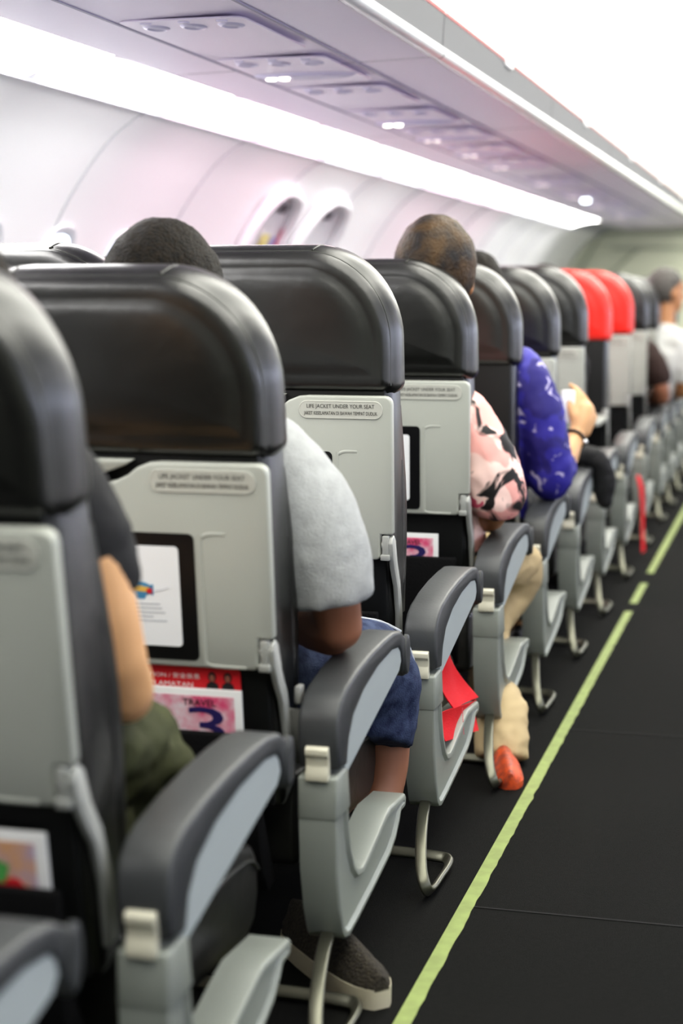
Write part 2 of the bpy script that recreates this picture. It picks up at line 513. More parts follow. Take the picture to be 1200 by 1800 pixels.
# ------------------------------------------------------------------ things in the seat pockets
def seat_matrix(i):
    y, rec = ROWS[i][0], ROWS[i][1]
    return Matrix.Translation((SEATX, y, 0)) @ recline(*rec)
RED = mat('red_print', (.62, .02, .03), .45)
PINK = mat('pink_print', (.72, .10, .22), .5, noise_scale=26, col2=(.80, .75, .78))
NAVY = mat('navy_ink', (.03, .02, .12), .5)
PAGE = mat('page_white', (.75, .75, .74), .55)
DARKINK = mat('black_ink', (.015, .012, .015), .6)
ORANGE = mat('orange_print', (.75, .38, .08), .5, noise_scale=18, col2=(.45, .40, .62))
GREEN = mat('green_print', (.10, .38, .10), .5)
BLUE = mat('blue_print', (.08, .28, .48), .5)
YEL = mat('yellow_print', (.70, .45, .10), .5)
LGREY = mat('grey_print', (.42, .44, .47), .6)
SKIN_PRINT = mat('portrait_print', (.35, .13, .09), .6)

def flat(bm_pts, y0, y1, name, m, parent, bevel=0):
    bm = bmesh.new()
    add_prism(bm, bm_pts, y0, y1, 'Y', bevel)
    return finish(bm, name, m, parent)

def safety_card(i, label):
    t = thing('safety_card', label, 'card'); t.matrix_world = seat_matrix(i)
    flat(rpoly(-.02, .225, .40, .634, .006), -.0105, -.0085, 'card', RED, t)
    bm = bmesh.new()
    add_text(bm, 'INFORMATION / 安全信息', .090, .619, -.0108, .135, .009)
    add_text(bm, 'KESELAMATAN', .098, .6045, -.0108, .095, .008)
    finish(bm, 'lettering', PAGE, t, smooth=False)
    for x in (.178, .204):
        bm = bmesh.new()
        add_prism(bm, [(x + .0065 * math.cos(a * .5236), .6195 + .0085 * math.sin(a * .5236)) for a in range(12)], -.0112, -.0106, 'Y')
        add_prism(bm, [(x - .011, .597), (x + .011, .597), (x + .009, .607), (x + .004, .611), (x - .004, .611), (x - .009, .607)], -.0112, -.0106, 'Y')
        p = finish(bm, 'portrait', DARKINK, t)
        flat([(x + .0042 * math.cos(a * .5236), .618 + .006 * math.sin(a * .5236)) for a in range(12)], -.0115, -.0112, 'face', SKIN_PRINT, p)
    return t
def magazine(i, label, dx=0, dz=0, tilt=0):
    t = thing('magazine', label, 'magazine')
    t.matrix_world = seat_matrix(i) @ Matrix.Translation((dx + .04, 0, dz + .05)) @ Matrix.Rotation(R(tilt), 4, 'Y')
    bm = bmesh.new(); add_box(bm, .0, .188, -.0195, -.0125, .39, .551, .0012); finish(bm, 'pages', PAGE, t)
    c = flat(rpoly(.006, .176, .40, .540, .001), -.0203, -.0197, 'cover_picture', PINK, t)
    bm = bmesh.new(); add_text(bm, 'TRAVEL', .118, .529, -.0207, .055, .011); finish(bm, 'title_lettering', DARKINK, t, smooth=False)
    bm = bmesh.new(); add_text(bm, '3', .128, .491, -.0209, .062, .062); finish(bm, 'cover_numeral', NAVY, t, smooth=False)
    return t
safety_card(2, 'red safety card with white lettering behind the magazine in the seat pocket')
magazine(2, 'pink and white magazine with a navy number three, in front of the red safety card')
magazine(4, 'magazine showing a navy numeral, in the pocket behind the pink floral passenger', -.02, -.012)
# magazine in the nearest pocket (different cover)
t = thing('magazine', 'magazine with white border and colourful cover at the left picture edge', 'magazine'); t.matrix_world = seat_matrix(1) @ Matrix.Translation((.04, 0, .052))
bm = bmesh.new(); add_box(bm, .0, .200, -.0195, -.0125, .38, .548, .0012); finish(bm, 'pages', PAGE, t)
flat(rpoly(.01, .186, .39, .536, .001), -.0203, -.0197, 'cover_picture', ORANGE, t)
flat([(.12, .44), (.17, .44), (.178, .472), (.16, .49), (.13, .485)], -.0209, -.0204, 'red_shape', RED, t)
flat([(.12, .485), (.145, .482), (.152, .505), (.13, .515)], -.0212, -.0209, 'green_shape', GREEN, t)

# airship picture and text lines on the tray placard of the reclined seat
def placard_art(i):
    tr = [o for o in COL.objects if o.type == 'MESH' and o.name.startswith('tray_table') and o.parent and abs(o.parent.location.y - ROWS[i][0]) < 1e-4 and abs(o.parent.location.x - SEATX) < 1e-3][0]
    cx, cz = .073, .764
    bm = bmesh.new()
    add_prism(bm, [(cx + .0185 * math.cos(a * .2618), cz + .0115 * math.sin(a * .2618)) for a in range(24)], -.0270, -.0265, 'Y')
    add_prism(bm, [(cx + .012, cz - .007), (cx + .021, cz - .010), (cx + .021, cz + .008), (cx + .012, cz + .006)], -.0270, -.0265, 'Y')
    add_prism(bm, [(cx - .007, cz - .016), (cx + .006, cz - .016), (cx + .009, cz - .010), (cx - .009, cz - .010)], -.0270, -.0265, 'Y')
    finish(bm, 'airship_picture', BLUE, tr)
    flat([(cx - .015, cz - .003), (cx + .014, cz - .005), (cx + .014, cz + .003), (cx, cz + .005), (cx - .015, cz + .003)], -.0276, -.0271, 'airship_stripe', YEL, tr)
    flat([(cx + .010, cz - .006), (cx + .019, cz - .007), (cx + .019, cz + .002), (cx + .010, cz)], -.0279, -.0276, 'airship_fin', RED, tr)
    bm = bmesh.new()
    for k, w in enumerate((.042, .045, .05, .03, .052)):
        add_box(bm, .062, .062 + w, -.0268, -.0265, .739 - k * .0068, .741 - k * .0068)
    add_tube(bm, [(.096, -.0267, .762), (.106, -.0267, .763), (.120, -.0267, .768)], circ(.0006, 5), smooth=2)
    finish(bm, 'small_print', LGREY, tr, smooth=False)
    flat([(.020, .786), (.032, .788), (.036, .793), (.028, .795), (.02, .791)], -.0270, -.0265, 'teal_mark', BLUE, tr)
placard_art(2)

# ------------------------------------------------------------------ setting
CARPET = mat('carpet', (.0065, .0068, .0058), .9, spec=.2, noise_scale=90, noise_amt=.35, bump=.5, bump_scale=500)
YL = 18.5
bm = bmesh.new(); add_box(bm, -2.6, 1.95, -1.6, YL, -.03, 0); struct(finish(bm, 'floor', CARPET, smooth=False))
# carpet joints
SEAM = mat('carpet_seam', (.006, .006, .006), .9)
bm = bmesh.new()
for y, x0 in ((3.10, -.60), (4.48, -.60), (6.27, -1.2)):
    add_box(bm, x0, .2, y - .003, y + .003, 0, .0012)
struct(finish(bm, 'trim_1', SEAM, smooth=False))
TAPE = mat('photoluminescent_tape', (.27, .34, .105), .6, noise_scale=25, noise_amt=.2)
k = 0
for y0, y1 in ((.3, 6.235), (6.40, 6.86), (7.12, 17.5)):
    bm = bmesh.new()
    n = max(3, int((y1 - y0) / .03)); L = []; Rr = []
    for i in range(n + 1):
        y = y0 + (y1 - y0) * i / n
        L.append(bm.verts.new((-.601, y, .002)))
        Rr.append(bm.verts.new((-.572 + .0035 * noise.noise(Vector((0, y * 19, 1))) + .002 * noise.noise(Vector((0, y * 60, 4))), y, .002)))
    for i in range(n): bm.faces.new((L[i], L[i + 1], Rr[i + 1], Rr[i]))
    k += 1
    o = finish(bm, 'floor_guide_strip', TAPE, smooth=False)
    tag(o, ['long worn yellow green guide strip on the carpet in the foreground', 'short piece of yellow green floor strip between two gaps', 'far yellow green floor strip running to the rear'][k - 1], 'floor strip', 'floor guide strips')

WALL = mat('wall_white', (.90, .90, .91), .38, spec=.4)
WALL2 = mat('wall_seam', (.55, .55, .58), .5)
LAV = mat('lavender_panel', (.90, .82, .99), .35, spec=.45)
BINW = mat('bin_white', (.72, .72, .74), .3, spec=.5)
def sweep(prof, y0, y1, name, m, cuts=1, close=False, angle=40):
    bm = bmesh.new()
    rows = []
    for k in range(cuts + 1):
        y = y0 + (y1 - y0) * k / cuts
        rows.append([bm.verts.new((x, y, z)) for x, z in prof])
    for a, b in zip(rows, rows[1:]):
        for i in range(len(prof) - 1):
            bm.faces.new((a[i], a[i + 1], b[i + 1], b[i]))
    return finish(bm, name, m, angle=angle)
LW = catmull([(-1.95, 1.728), (-2.10, 1.62), (-2.25, 1.42), (-2.35, 1.2), (-2.40, 1.0), (-2.40, .7), (-2.36, .3), (-2.28, -.02)], 5)
def wallx(z):
    for (xa, za), (xb, zb) in zip(LW, LW[1:]):
        if zb <= z <= za: return xa + (xb - xa) * (za - z) / (za - zb)
    return -2.4
struct(sweep(LW, -1.6, YL, 'wall_left', WALL))
RWX = lambda x: -.68 - x
struct(sweep([(RWX(x), z) for x, z in LW], -1.6, YL, 'wall_right', WALL))
# ceiling (glowing cove panels)
CEIL = emat('ceiling_glow', (1.0, .985, .90), 6.5)
CEIL2 = mat('ceiling_panel_glow', (.85, .86, .80), .5, emit=(1, 1, .92), estr=3.2)  # plain centre panel, given added glow to look bright and highlight the leather
CEILW = mat('ceiling_white', (.8, .8, .78), .5)
struct(sweep(catmull([(-.90, 2.16), (-.75, 2.21), (-.34, 2.24), (.07, 2.21), (.22, 2.16)], 4), -1.6, YL, 'ceiling', CEILW))
def light_panel(name, prof, y0, y1, m):
    return sweep(prof, y0, y1, name, m)
nceil = 9
ords = ['first', 'second', 'third', 'fourth', 'fifth', 'sixth', 'seventh', 'eighth', 'ninth', 'tenth', 'eleventh', 'twelfth', 'thirteenth', 'fourteenth', 'fifteenth', 'sixteenth', 'seventeenth', 'eighteenth', 'nineteenth', 'twentieth']
for i in range(nceil):
    y0 = .3 + i * 2.0
    y1 = min(y0 + 1.985, 17.0)
    o = thing('ceiling_light', 'glowing white ceiling panel over the aisle, %s from the near end' % ords[i], 'light', (-.34, y0, 2.17), 'ceiling light panels')
    for nm, pr, m in (('diffuser', [(-.87, 2.155), (-.80, 2.175), (-.70, 2.192), (-.58, 2.205)], CEIL), ('centre_panel', [(-.58, 2.205), (-.34, 2.218), (-.10, 2.205)], CEIL2), ('diffuser', [(-.10, 2.205), (.02, 2.192), (.12, 2.175), (.19, 2.155)], CEIL)):
        c = sweep([(x + .34, z - 2.17) for x, z in pr], 0, y1 - y0, nm, m); c.parent = o

# overhead bins: modules with body, door, lip and red edge
REDT = mat('red_edge', (.30, .012, .012), .4)
LIPM = mat('bin_lip', (.80, .81, .84), .22, spec=.6)
BAND = mat('bin_band_shade', (.12, .122, .132), .6, spec=.1)  # lower door strip darkened in its colour to stand in for shade
DOOR = mat('bin_door', (.80, .80, .79), .35)
BL = 2.02
for i in range(10):
    y0 = -1.5 + i * BL; y1 = min(y0 + BL - .006, 17.0)
    if y1 - y0 < .2: continue
    t = thing('overhead_bin', 'overhead luggage bin with lavender underside, %s from the near end' % ords[i], 'luggage bin', (-1.3, y0, 1.78), 'left overhead bins')
    L = lambda pr: [(x + 1.3, z - 1.78) for x, z in pr]
    for nm, pr, m in (('underside', [(-1.72, 1.775), (-1.715, 1.762), (-1.5, 1.768), (-1.2, 1.778), (-.985, 1.786)], LAV),
                      ('lip', catmull([(-.985, 1.786), (-.965, 1.780), (-.948, 1.786), (-.942, 1.80), (-.950, 1.812)], 3), LIPM),
                      ('shaded_band', [(-.950, 1.812), (-.9485, 1.85), (-.945, 1.893)], BAND),
                      ('door', catmull([(-.945, 1.893), (-.942, 1.92), (-.935, 1.97), (-.915, 2.06), (-.89, 2.15), (-.885, 2.18)], 3), DOOR),
                      ('red_edge', [(-.944, 1.893), (-.9425, 1.897), (-.9415, 1.902)], REDT)):
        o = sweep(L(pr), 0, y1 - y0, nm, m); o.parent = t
    bm = bmesh.new()
    add_box(bm, .352, .362, (y1 - y0) / 2 - .06, (y1 - y0) / 2 + .06, .10, .125, .004)
    finish(bm, 'latch', BINW, t)
    # service channel seam lines
    bm = bmesh.new()
    for x in (-1.52, -1.18):
        z = 1.778 if x > -1.3 else 1.768
        add_box(bm, x + 1.3 - .004, x + 1.3 + .004, 0, y1 - y0, z - 1.78 - .003, z - 1.78)
    finish(bm, 'seam', mat('panel_seam', (.40, .37, .50), .5) if i == 0 else bpy.data.materials['panel_seam'], t, smooth=False)
# right bins
t = struct(sweep([(RWX(x), z) for x, z in [(-1.95, 1.73), (-1.70, 1.765), (-.985, 1.786), (-.948, 1.786), (-.950, 1.812), (-.935, 1.97), (-.885, 2.18)]], -1.6, YL, 'trim_2', BINW))
# passenger service units
GASP = mat('blue_grey_vent', (.70, .66, .86), .35)
GLOW = emat('reading_glow', (1.0, .96, .85), 9)
GLOWP = emat('reading_glow_dim', (1.0, .85, .83), 1.6)
psuY = [(3.76, 0), (4.42, 4.66), (5.07, 0), (5.75, 6.05), (6.45, 6.72), (7.2, 7.5), (7.95, 8.28), (9.3, 9.66), (10.6, 11.0), (11.9, 12.3), (13.4, 13.85)]
for i, (yg, yl) in enumerate(psuY):
    t = thing('passenger_service_unit', 'overhead panel with three air vents%s, %s from the near end' % (' and glowing reading lamps' if yl else '', ords[i]), 'overhead panel', (-1.36, yg, 1.771), 'passenger service units')
    bm = bmesh.new(); add_prism(bm, rpoly(-.15, .15, -.10, .42, .03), -.006, -.002, 'Z', .002, 1); finish(bm, 'plate', LAV, t)
    for dx in (-.09, 0, .09):
        bm = bmesh.new()
        loft(bm, [[(dx + .026 * s * math.cos(2 * math.pi * j / 16), .035 * s * math.sin(2 * math.pi * j / 16), z) for j in range(16)] for s, z in ((1.2, -.005), (1.1, -.008), (.8, -.010), (.7, -.007), (.3, -.007))])
        g = finish(bm, 'air_vent', GASP, t, 50)
        bm = bmesh.new(); add_box(bm, dx - .012, dx + .012, -.075, -.060, -.009, -.003, .002); finish(bm, 'call_button', GASP, t)
    if yl:
        ax = -.09
        bm = bmesh.new()
        loft(bm, [[(.0 + .14 * s * math.cos(2 * math.pi * j / 24), yl - yg + .045 * s * math.sin(2 * math.pi * j / 24), z) for j in range(24)] for s, z in ((1.1, -.003), (1.0, -.012), (.85, -.016), (.6, -.014))])
        lamp = finish(bm, 'lamp_housing', GASP, t, 50)
        for dx in (-.028, .010):
            bm = bmesh.new()
            loft(bm, [[(ax + .02 + dx + .015 * s * math.cos(2 * math.pi * j / 14), yl - yg + .015 * s * math.sin(2 * math.pi * j / 14), z) for j in range(14)] for s, z in ((1, -.014), (.9, -.019), (.5, -.020))])
            finish(bm, 'reading_lamp', GLOW if i < 4 else GLOWP, lamp, 50)
bm = bmesh.new()
loft(bm, [[(-1.43 + .03 * s * math.cos(2 * math.pi * j / 16), 11.55 + .03 * s * math.sin(2 * math.pi * j / 16), z) for j in range(16)] for s, z in ((1, 1.776), (.9, 1.757), (.4, 1.752))])
tag(finish(bm, 'indicator_lamp', emat('cool_glow', (.8, .9, 1.0), 8)), 'small bluish white lamp under the far bins', 'light')

# window light valance segments with rounded ends
GLW = emat('valance_glow', (1.0, .985, .96), 16.0)
GLP = emat('valance_glow_pink', (1.0, .74, .81), 16.0)  # pink tint added to imitate red seat reflections on the wall
segs = [(.4, 1.36), (1.38, 2.28), (2.30, 3.2), (3.22, 4.15), (4.18, 5.1), (5.13, 6.05), (6.08, 6.95), (6.98, 7.95), (7.98, 8.9), (8.93, 9.85), (9.88, 10.8), (10.83, 11.75), (11.78, 12.7), (12.73, 13.65), (13.68, 14.9)]
VP_ = [(-1.715, 1.762), (-1.76, 1.765), (-1.84, 1.755), (-1.91, 1.738), (-1.955, 1.722)]
for i, (y0, y1) in enumerate(segs):
    pr = catmull(VP_, 3)
    bm = bmesh.new(); rows = []
    n = 12
    for k in range(n + 1):
        u = k / n; y = y0 + (y1 - y0) * u
        rows.append([])
        for j, (x, z) in enumerate(pr):
            v = j / (len(pr) - 1)
            # rounded near end: outer side starts later
            yy = y + .24 * (1 - u) ** 5 * (1 - v) ** 1.6 + .02 * (1 - u)
            rows[-1].append(bm.verts.new((x, yy, z)))
    for a, b in zip(rows, rows[1:]):
        for j in range(len(pr) - 1): bm.faces.new((a[j], a[j + 1], b[j + 1], b[j]))
    o = finish(bm, 'valance_light', GLP if i in (5, 6, 9, 10, 11) else GLW)
    tag(o, 'long glowing white light panel above the windows, %s from the near end' % ords[i], 'light', 'window valance lights')
bm = bmesh.new()
pr = [(-1.70, 1.775), (-1.85, 1.772), (-1.975, 1.735), (-1.96, 1.71)]
struct(sweep([(RWX(x), z) for x, z in catmull(VP_, 3)], .3, 17, 'valance_light_right', GLW))  # unseen right-hand valance light, added to brighten the left bins and wall
struct(sweep(pr, -1.6, YL, 'trim_3', mat('valance_trim', (.45, .45, .52), .4)))
# sidewall panel joints
bm = bmesh.new()
for y in [1.0 + 1.0 * k for k in range(14)]:
    pts = [(x + .003, y, z) for x, z in LW[:26]]
    add_tube(bm, pts, circ(.004, 5), smooth=1)
struct(finish(bm, 'trim_4', WALL2))
# rear bulkhead
BK = mat('bulkhead_beige', (.66, .69, .53), .5)
BK2 = mat('bulkhead_dark', (.40, .44, .34), .5)
bm = bmesh.new(); add_box(bm, -2.6, 1.95, 17.0, 17.1, 0, 2.3); struct(finish(bm, 'wall_rear', BK, smooth=False))
bm = bmesh.new()
for inset, z1 in ((0, 1.72), (.32, 1.57)):
    pts = [(-2.35 + inset, 16.985, .9), (-2.18 + inset, 16.985, 1.3), (-1.98 + inset, 16.985, z1 - .06), (-1.90 + inset, 16.985, z1), (-1.7, 16.985, z1 + .01), (.5, 16.985, z1 + .01)]
    add_tube(bm, pts, circ(.012, 6), smooth=4)
struct(finish(bm, 'trim_5', BK2))
bm = bmesh.new(); add_box(bm, -2.6, 1.95, -1.7, -1.6, 0, 2.3); struct(finish(bm, 'wall_front', BK, smooth=False))
# cabin windows: left (tops seen between the headrests) and right (unseen, added extra bright to light bins, wall and leather)
DAY = emat('daylight', (.74, .80, 1.0), 12)
DAYL = emat('daylight_left', (.75, .85, 1.0), 3)
RIM = mat('window_rim', (.85, .85, .88), .35)
def cabin_window(n, y, side, z=1.19, lit=2.2):
    w, h = .12, .165
    bm = bmesh.new(); bm2 = bmesh.new()
    def P(u, v, off):
        zz = z + v; x = wallx(zz) + off
        return (x if side < 0 else RWX(x), y + u, zz)
    ring = [(math.copysign(abs(math.cos(a)) ** .7, math.cos(a)) * w, math.copysign(abs(math.sin(a)) ** .7, math.sin(a)) * h) for a in [2 * math.pi * k / 28 for k in range(28)]]
    loft(bm, [[P(u * s, v * s, o) for u, v in ring] for s, o in ((1.14, .002), (1.10, .014), (1.02, .012), (.96, .004))], cap=False)
    o = struct(finish(bm, 'window_%d' % n, RIM, angle=60))
    loft(bm2, [[P(u * s, v * s, .004) for u, v in ring] for s in (.97, .5)])
    g = finish(bm2, 'window_pane', DAY if side > 0 else DAYL, o)
nw = 0
for y in (4.55, 5.07, 5.60, 6.12): nw += 1; cabin_window(nw, y, -1)
for y in [-.9 + .54 * k for k in range(30)]: nw += 1; cabin_window(nw, y, 1)
# overwing exit hatches with raised white frames, grip and instruction placards
HATCH = mat('hatch_white', (.82, .82, .85), .35)
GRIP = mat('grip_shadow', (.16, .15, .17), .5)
ROSE = mat('rose_placard', (.75, .16, .28), .5); VIO = mat('violet_placard', (.40, .36, .62), .5); STRAW = mat('straw_placard', (.75, .68, .28), .5)
for i, (ya, yb, lab) in enumerate(((6.78, 7.32, 'nearer overwing exit hatch with white rim and yellow and pink signs'), (7.50, 8.15, 'farther overwing exit hatch with thick white rim'))):
    t = thing('exit_hatch', lab, 'exit hatch', (-2.3, ya, .75), 'overwing exit hatches')
    bm = bmesh.new()
    pts = []
    for z, u in ((.80, 0), (1.1, 0), (1.35, .02), (1.48, .08), (1.56, .20), (1.58, .36), (1.56, .70), (1.48, .90), (1.3, 1), (.8, 1)):
        pts.append((wallx(z) + .03 + 2.3, (yb - ya) * u, z - .75))
    add_tube(bm, pts, circ(.026, 8), smooth=4)
    finish(bm, 'rim', HATCH, t)
    bm = bmesh.new(); rows = []
    for k in range(8):
        z = .8 + .76 * k / 7
        rows.append([bm.verts.new((wallx(z) + .006 + 2.3, (yb - ya) * u, z - .75)) for u in (0.02, .5, .98)])
    for a, b in zip(rows, rows[1:]):
        for j in range(2): bm.faces.new((a[j], a[j + 1], b[j + 1], b[j]))
    finish(bm, 'panel', HATCH, t)
    def patch(nm, y0, y1, z0, z1, m):
        bm = bmesh.new()
        vs = [bm.verts.new((wallx(z) + .016 + 2.3, y - ya, z - .75)) for y, z in ((y0, z0), (y1, z0), (y1, z1), (y0, z1))]
        bm.faces.new(vs); finish(bm, nm, m, t)
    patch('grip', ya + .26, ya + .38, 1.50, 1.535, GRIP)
    if i == 0:
        patch('rose_sign', ya + .03, ya + .10, 1.36, 1.42, ROSE); patch('grey_sign', ya + .08, ya + .16, 1.43, 1.49, GRIP)
        patch('yellow_sign', ya + .25, ya + .36, 1.32, 1.41, STRAW); patch('violet_sign', ya + .40, ya + .46, 1.33, 1.40, VIO)
        patch('red_sign', ya + .47, ya + .53, 1.36, 1.44, ROSE)

# ------------------------------------------------------------------ people
SKIN = mat('skin_tan', (.46, .22, .10), .5, noise_scale=6, noise_amt=.12)
SKIN_B = mat('skin_brown', (.32, .145, .085), .5, noise_scale=6, noise_amt=.15)
SKIN_F = mat('skin_fair', (.66, .38, .19), .5, noise_scale=6, noise_amt=.1)
HAIR = mat('hair_dark', (.016, .011, .006), .6, noise_scale=120, col2=(.006, .005, .004), bump=1.0, bump_scale=220, spec=.2)
HAIR2 = mat('hair_glossy', (.060, .032, .010), .55, spec=.3, noise_scale=18, col2=(.010, .008, .008), bump=.5, bump_scale=120)
GREYHAIR = mat('hair_greying', (.16, .15, .14), .55, noise_scale=120, col2=(.03, .026, .02), bump=.8, bump_scale=240)
EYE = mat('eye', (.03, .02, .02), .2)

BLACKC = mat('black_cord', (.01, .01, .01), .5)
_sph = {}
def blob(bm, c, r, n=12):
    """ellipsoid: centre, radii"""
    if n not in _sph:
        vs = [(0, 0, 1)]; fs = []
        for i in range(1, n):
            for j in range(2 * n):
                a = math.pi * i / n; b = math.pi * j / n
                vs.append((math.sin(a) * math.cos(b), math.sin(a) * math.sin(b), math.cos(a)))
        vs.append((0, 0, -1)); m2 = 2 * n
        for j in range(m2):
            k = (j + 1) % m2
            fs.append((0, 1 + j, 1 + k))
            for i in range(n - 2):
                o = 1 + i * m2; fs.append((o + j, o + m2 + j, o + m2 + k, o + k))
            o = 1 + (n - 2) * m2; fs.append((o + j, len(vs) - 1, o + k))
        _sph[n] = (vs, fs)
    vs, fs = _sph[n]
    V = [bm.verts.new((x * r[0] + c[0], y * r[1] + c[1], z * r[2] + c[2])) for x, y, z in vs]
    for f in fs: bm.faces.new([V[i] for i in f])
def limb(bm, pts):
    """pts: (x,y,z,r) chain, smooth tapered with round ends"""
    P = catmull([tuple(p) for p in pts], 5)
    add_tube(bm, [(p[0], p[1], p[2], p[3], p[3]) for p in P], circ(1, 14), smooth=1)
    for p in (P[0], P[-1]): blob(bm, p[:3], (p[3],) * 3, 7)

def remesh(bm, name, m, parent, vox=.011, wr=0, wscale=14, smooth=6):
    o = finish(bm, name, m, parent, 180)
    md = o.modifiers.new('Remesh', 'REMESH'); md.mode = 'VOXEL'; md.voxel_size = vox; md.use_smooth_shade = True
    sm = o.modifiers.new('Smooth', 'SMOOTH'); sm.iterations = smooth; sm.factor = .5
    dg = bpy.context.evaluated_depsgraph_get(); dg.update()
    me = bpy.data.meshes.new_from_object(o.evaluated_get(dg))
    o.modifiers.clear()
    old = o.data; o.data = me; bpy.data.meshes.remove(old)
    if wr:
        me.update()
        cs = [v.co.copy() for v in me.vertices]; ns = [v.normal.copy() for v in me.vertices]
        out = []
        for p, nn in zip(cs, ns):
            q = Vector((p.x * wscale, p.y * wscale * .7, p.z * wscale * 1.2))
            d = noise.noise(q) + .6 * (1 - 2 * abs(noise.noise(q * 1.7 + Vector((5, 3, 1)))))
            out.extend(p + nn * d * wr)
        me.vertices.foreach_set('co', out); me.update()
    for p in me.polygons: p.use_smooth = True
    if not me.materials: me.materials.append(m)
    return o

def hand(bm, wrist, palm, tip_dir, side, curl=.5, s=1.0):
    """palm box plus five fingers; wrist -> palm direction; side = thumb direction"""
    w = Vector(wrist); d = (Vector(palm) - w).normalized(); sd = Vector(side).normalized(); nrm = d.cross(sd).normalized()
    limb(bm, [(*w, .024 * s), (*(w + d * .045 * s), .030 * s), (*(w + d * .08 * s), .028 * s)])
    for off in (-.028, -.01, .01):
        limb(bm, [(*(w + d * .03 * s + sd * off * s), .014 * s), (*(w + d * .085 * s + sd * off * 1.2 * s), .012 * s)])
    for k, ln in enumerate((.062, .072, .068, .054)):
        b = w + d * .085 * s + sd * (.030 - .020 * k) * s
        dd = Vector(tip_dir).normalized()
        j1 = b + (d * (1 - curl * .5) + dd * curl * .5).normalized() * ln * .45 * s
        j2 = j1 + (d * (1 - curl) + dd * curl).normalized() * ln * .35 * s
        j3 = j2 + dd * ln * .3 * s
        limb(bm, [(*b, .0095 * s), (*j1, .009 * s), (*j2, .0082 * s), (*j3, .007 * s)])
    b = w + d * .03 * s + sd * .022 * s
    limb(bm, [(*b, .013 * s), (*(b + d * .02 * s + sd * .025 * s), .0115 * s), (*(b + d * .05 * s + sd * .03 * s + Vector(tip_dir) * .012 * s), .009 * s)])

def head_geo(bm, c, yaw=0, s=1.0, neck=None):
    """skull, jaw, nose, ears; looks to +y when yaw=0"""
    T = Matrix.Translation(c) @ Matrix.Rotation(yaw, 4, 'Z')
    P = lambda x, y, z: tuple(T @ Vector((x * s, y * s, z * s)))
    b2 = bmesh.new()
    blob(b2, (0, -.008, .022), (.076, .096, .096), 14)
    blob(b2, (0, .022, -.040), (.060, .070, .078), 12)
    blob(b2, (0, .062, -.085), (.030, .026, .022), 8)
    limb(b2, [(0, .086, .015, .009), (0, .100, -.010, .011), (0, .108, -.030, .014)])
    blob(b2, (0, .083, -.062), (.024, .012, .008), 8)
    for sx in (-1, 1):
        blob(b2, (sx * .078, -.004, -.012), (.010, .020, .032), 8)
        blob(b2, (sx * .030, .076, .016), (.017, .014, .009), 8)
        blob(b2, (sx * .030, .078, .034), (.022, .010, .006), 8)
    for v in b2.verts: v.co = T @ (v.co * s)
    me = bpy.data.meshes.new('tmp'); b2.to_mesh(me); b2.free(); bm.from_mesh(me); bpy.data.meshes.remove(me)
def hair_geo(bm, c, yaw=0, s=1.0, low=-.05, pad=1.06, back=1.0):
    T = Matrix.Translation(c) @ Matrix.Rotation(yaw, 4, 'Z')
    b2 = bmesh.new()
    m = bmesh.ops.create_uvsphere(b2, u_segments=40, v_segments=24, radius=1)
    for v in b2.verts: v.co = Vector((v.co.x * .076 * pad, v.co.y * .096 * pad * back - .010, v.co.z * .096 * pad + .022))
    kill = [v for v in b2.verts if v.co.z < (low if v.co.y < -.01 else (.055 if v.co.y > .055 else -.005 + .06 * max(0, (v.co.y + .01) / .065)))]
    bmesh.ops.delete(b2, geom=kill, context='VERTS')
    r = bmesh.ops.solidify(b2, geom=b2.faces[:], thickness=.012)
    for v in b2.verts:
        v.co += v.co.normalized() * .0035 * noise.noise(v.co * 55)
        v.co = T @ (v.co * s)
    me = bpy.data.meshes.new('tmp'); b2.to_mesh(me); b2.free(); bm.from_mesh(me); bpy.data.meshes.remove(me)

def shoe(t, I, heel, toe, w, hgt, up_m, sole_m, sole_h=.028):
    h = Vector(heel); e = Vector(toe); d = (e - h); ln = d.length; d.normalize(); s = Vector((d.y, -d.x, 0)).normalized()
    def section(u):
        ww = w * (.80 + .35 * math.sin(math.pi * min(1, u * .9 + .05)) ** .8) * (1 if u < .8 else math.sqrt(max(0.02, 1 - ((u - .8) / .22) ** 2)))
        ww *= 1 if u > .12 else math.sqrt(max(.1, 1 - ((.12 - u) / .14) ** 2))
        return ww
    bm = bmesh.new(); L = []
    us = [0, .03, .08, .15, .3, .5, .65, .8, .9, .96, 1]
    for u in us:
        c = h + d * ln * u; ww = section(u)
        L.append([c + s * ww + Vector((0, 0, 0)), c + s * ww * 1.02 + Vector((0, 0, sole_h)), c - s * ww * 1.02 + Vector((0, 0, sole_h)), c - s * ww])
    loft(bm, L)
    bm.transform(I); sh = finish(bm, 'shoe', up_m, t, 60)
    sh.data.materials.clear(); sh.data.materials.append(sole_m); sh.name = 'shoe'
    bm = bmesh.new(); L = []
    for u in us:
        c = h + d * ln * u; ww = section(u) * .96
        hh = hgt * (1 - u) ** .7 * .85 + .025 if u > .25 else hgt * (.72 + u)
        L.append([c + s * ww * math.cos(a) * (1 - .25 * (math.sin(a) > .5)) + Vector((0, 0, sole_h * .9 + hh * math.sin(a))) for a in [math.pi * k / 10 for k in range(11)]])
    loft(bm, L)
    bm.transform(I); finish(bm, 'shoe_upper', up_m, sh, 60)
    return sh
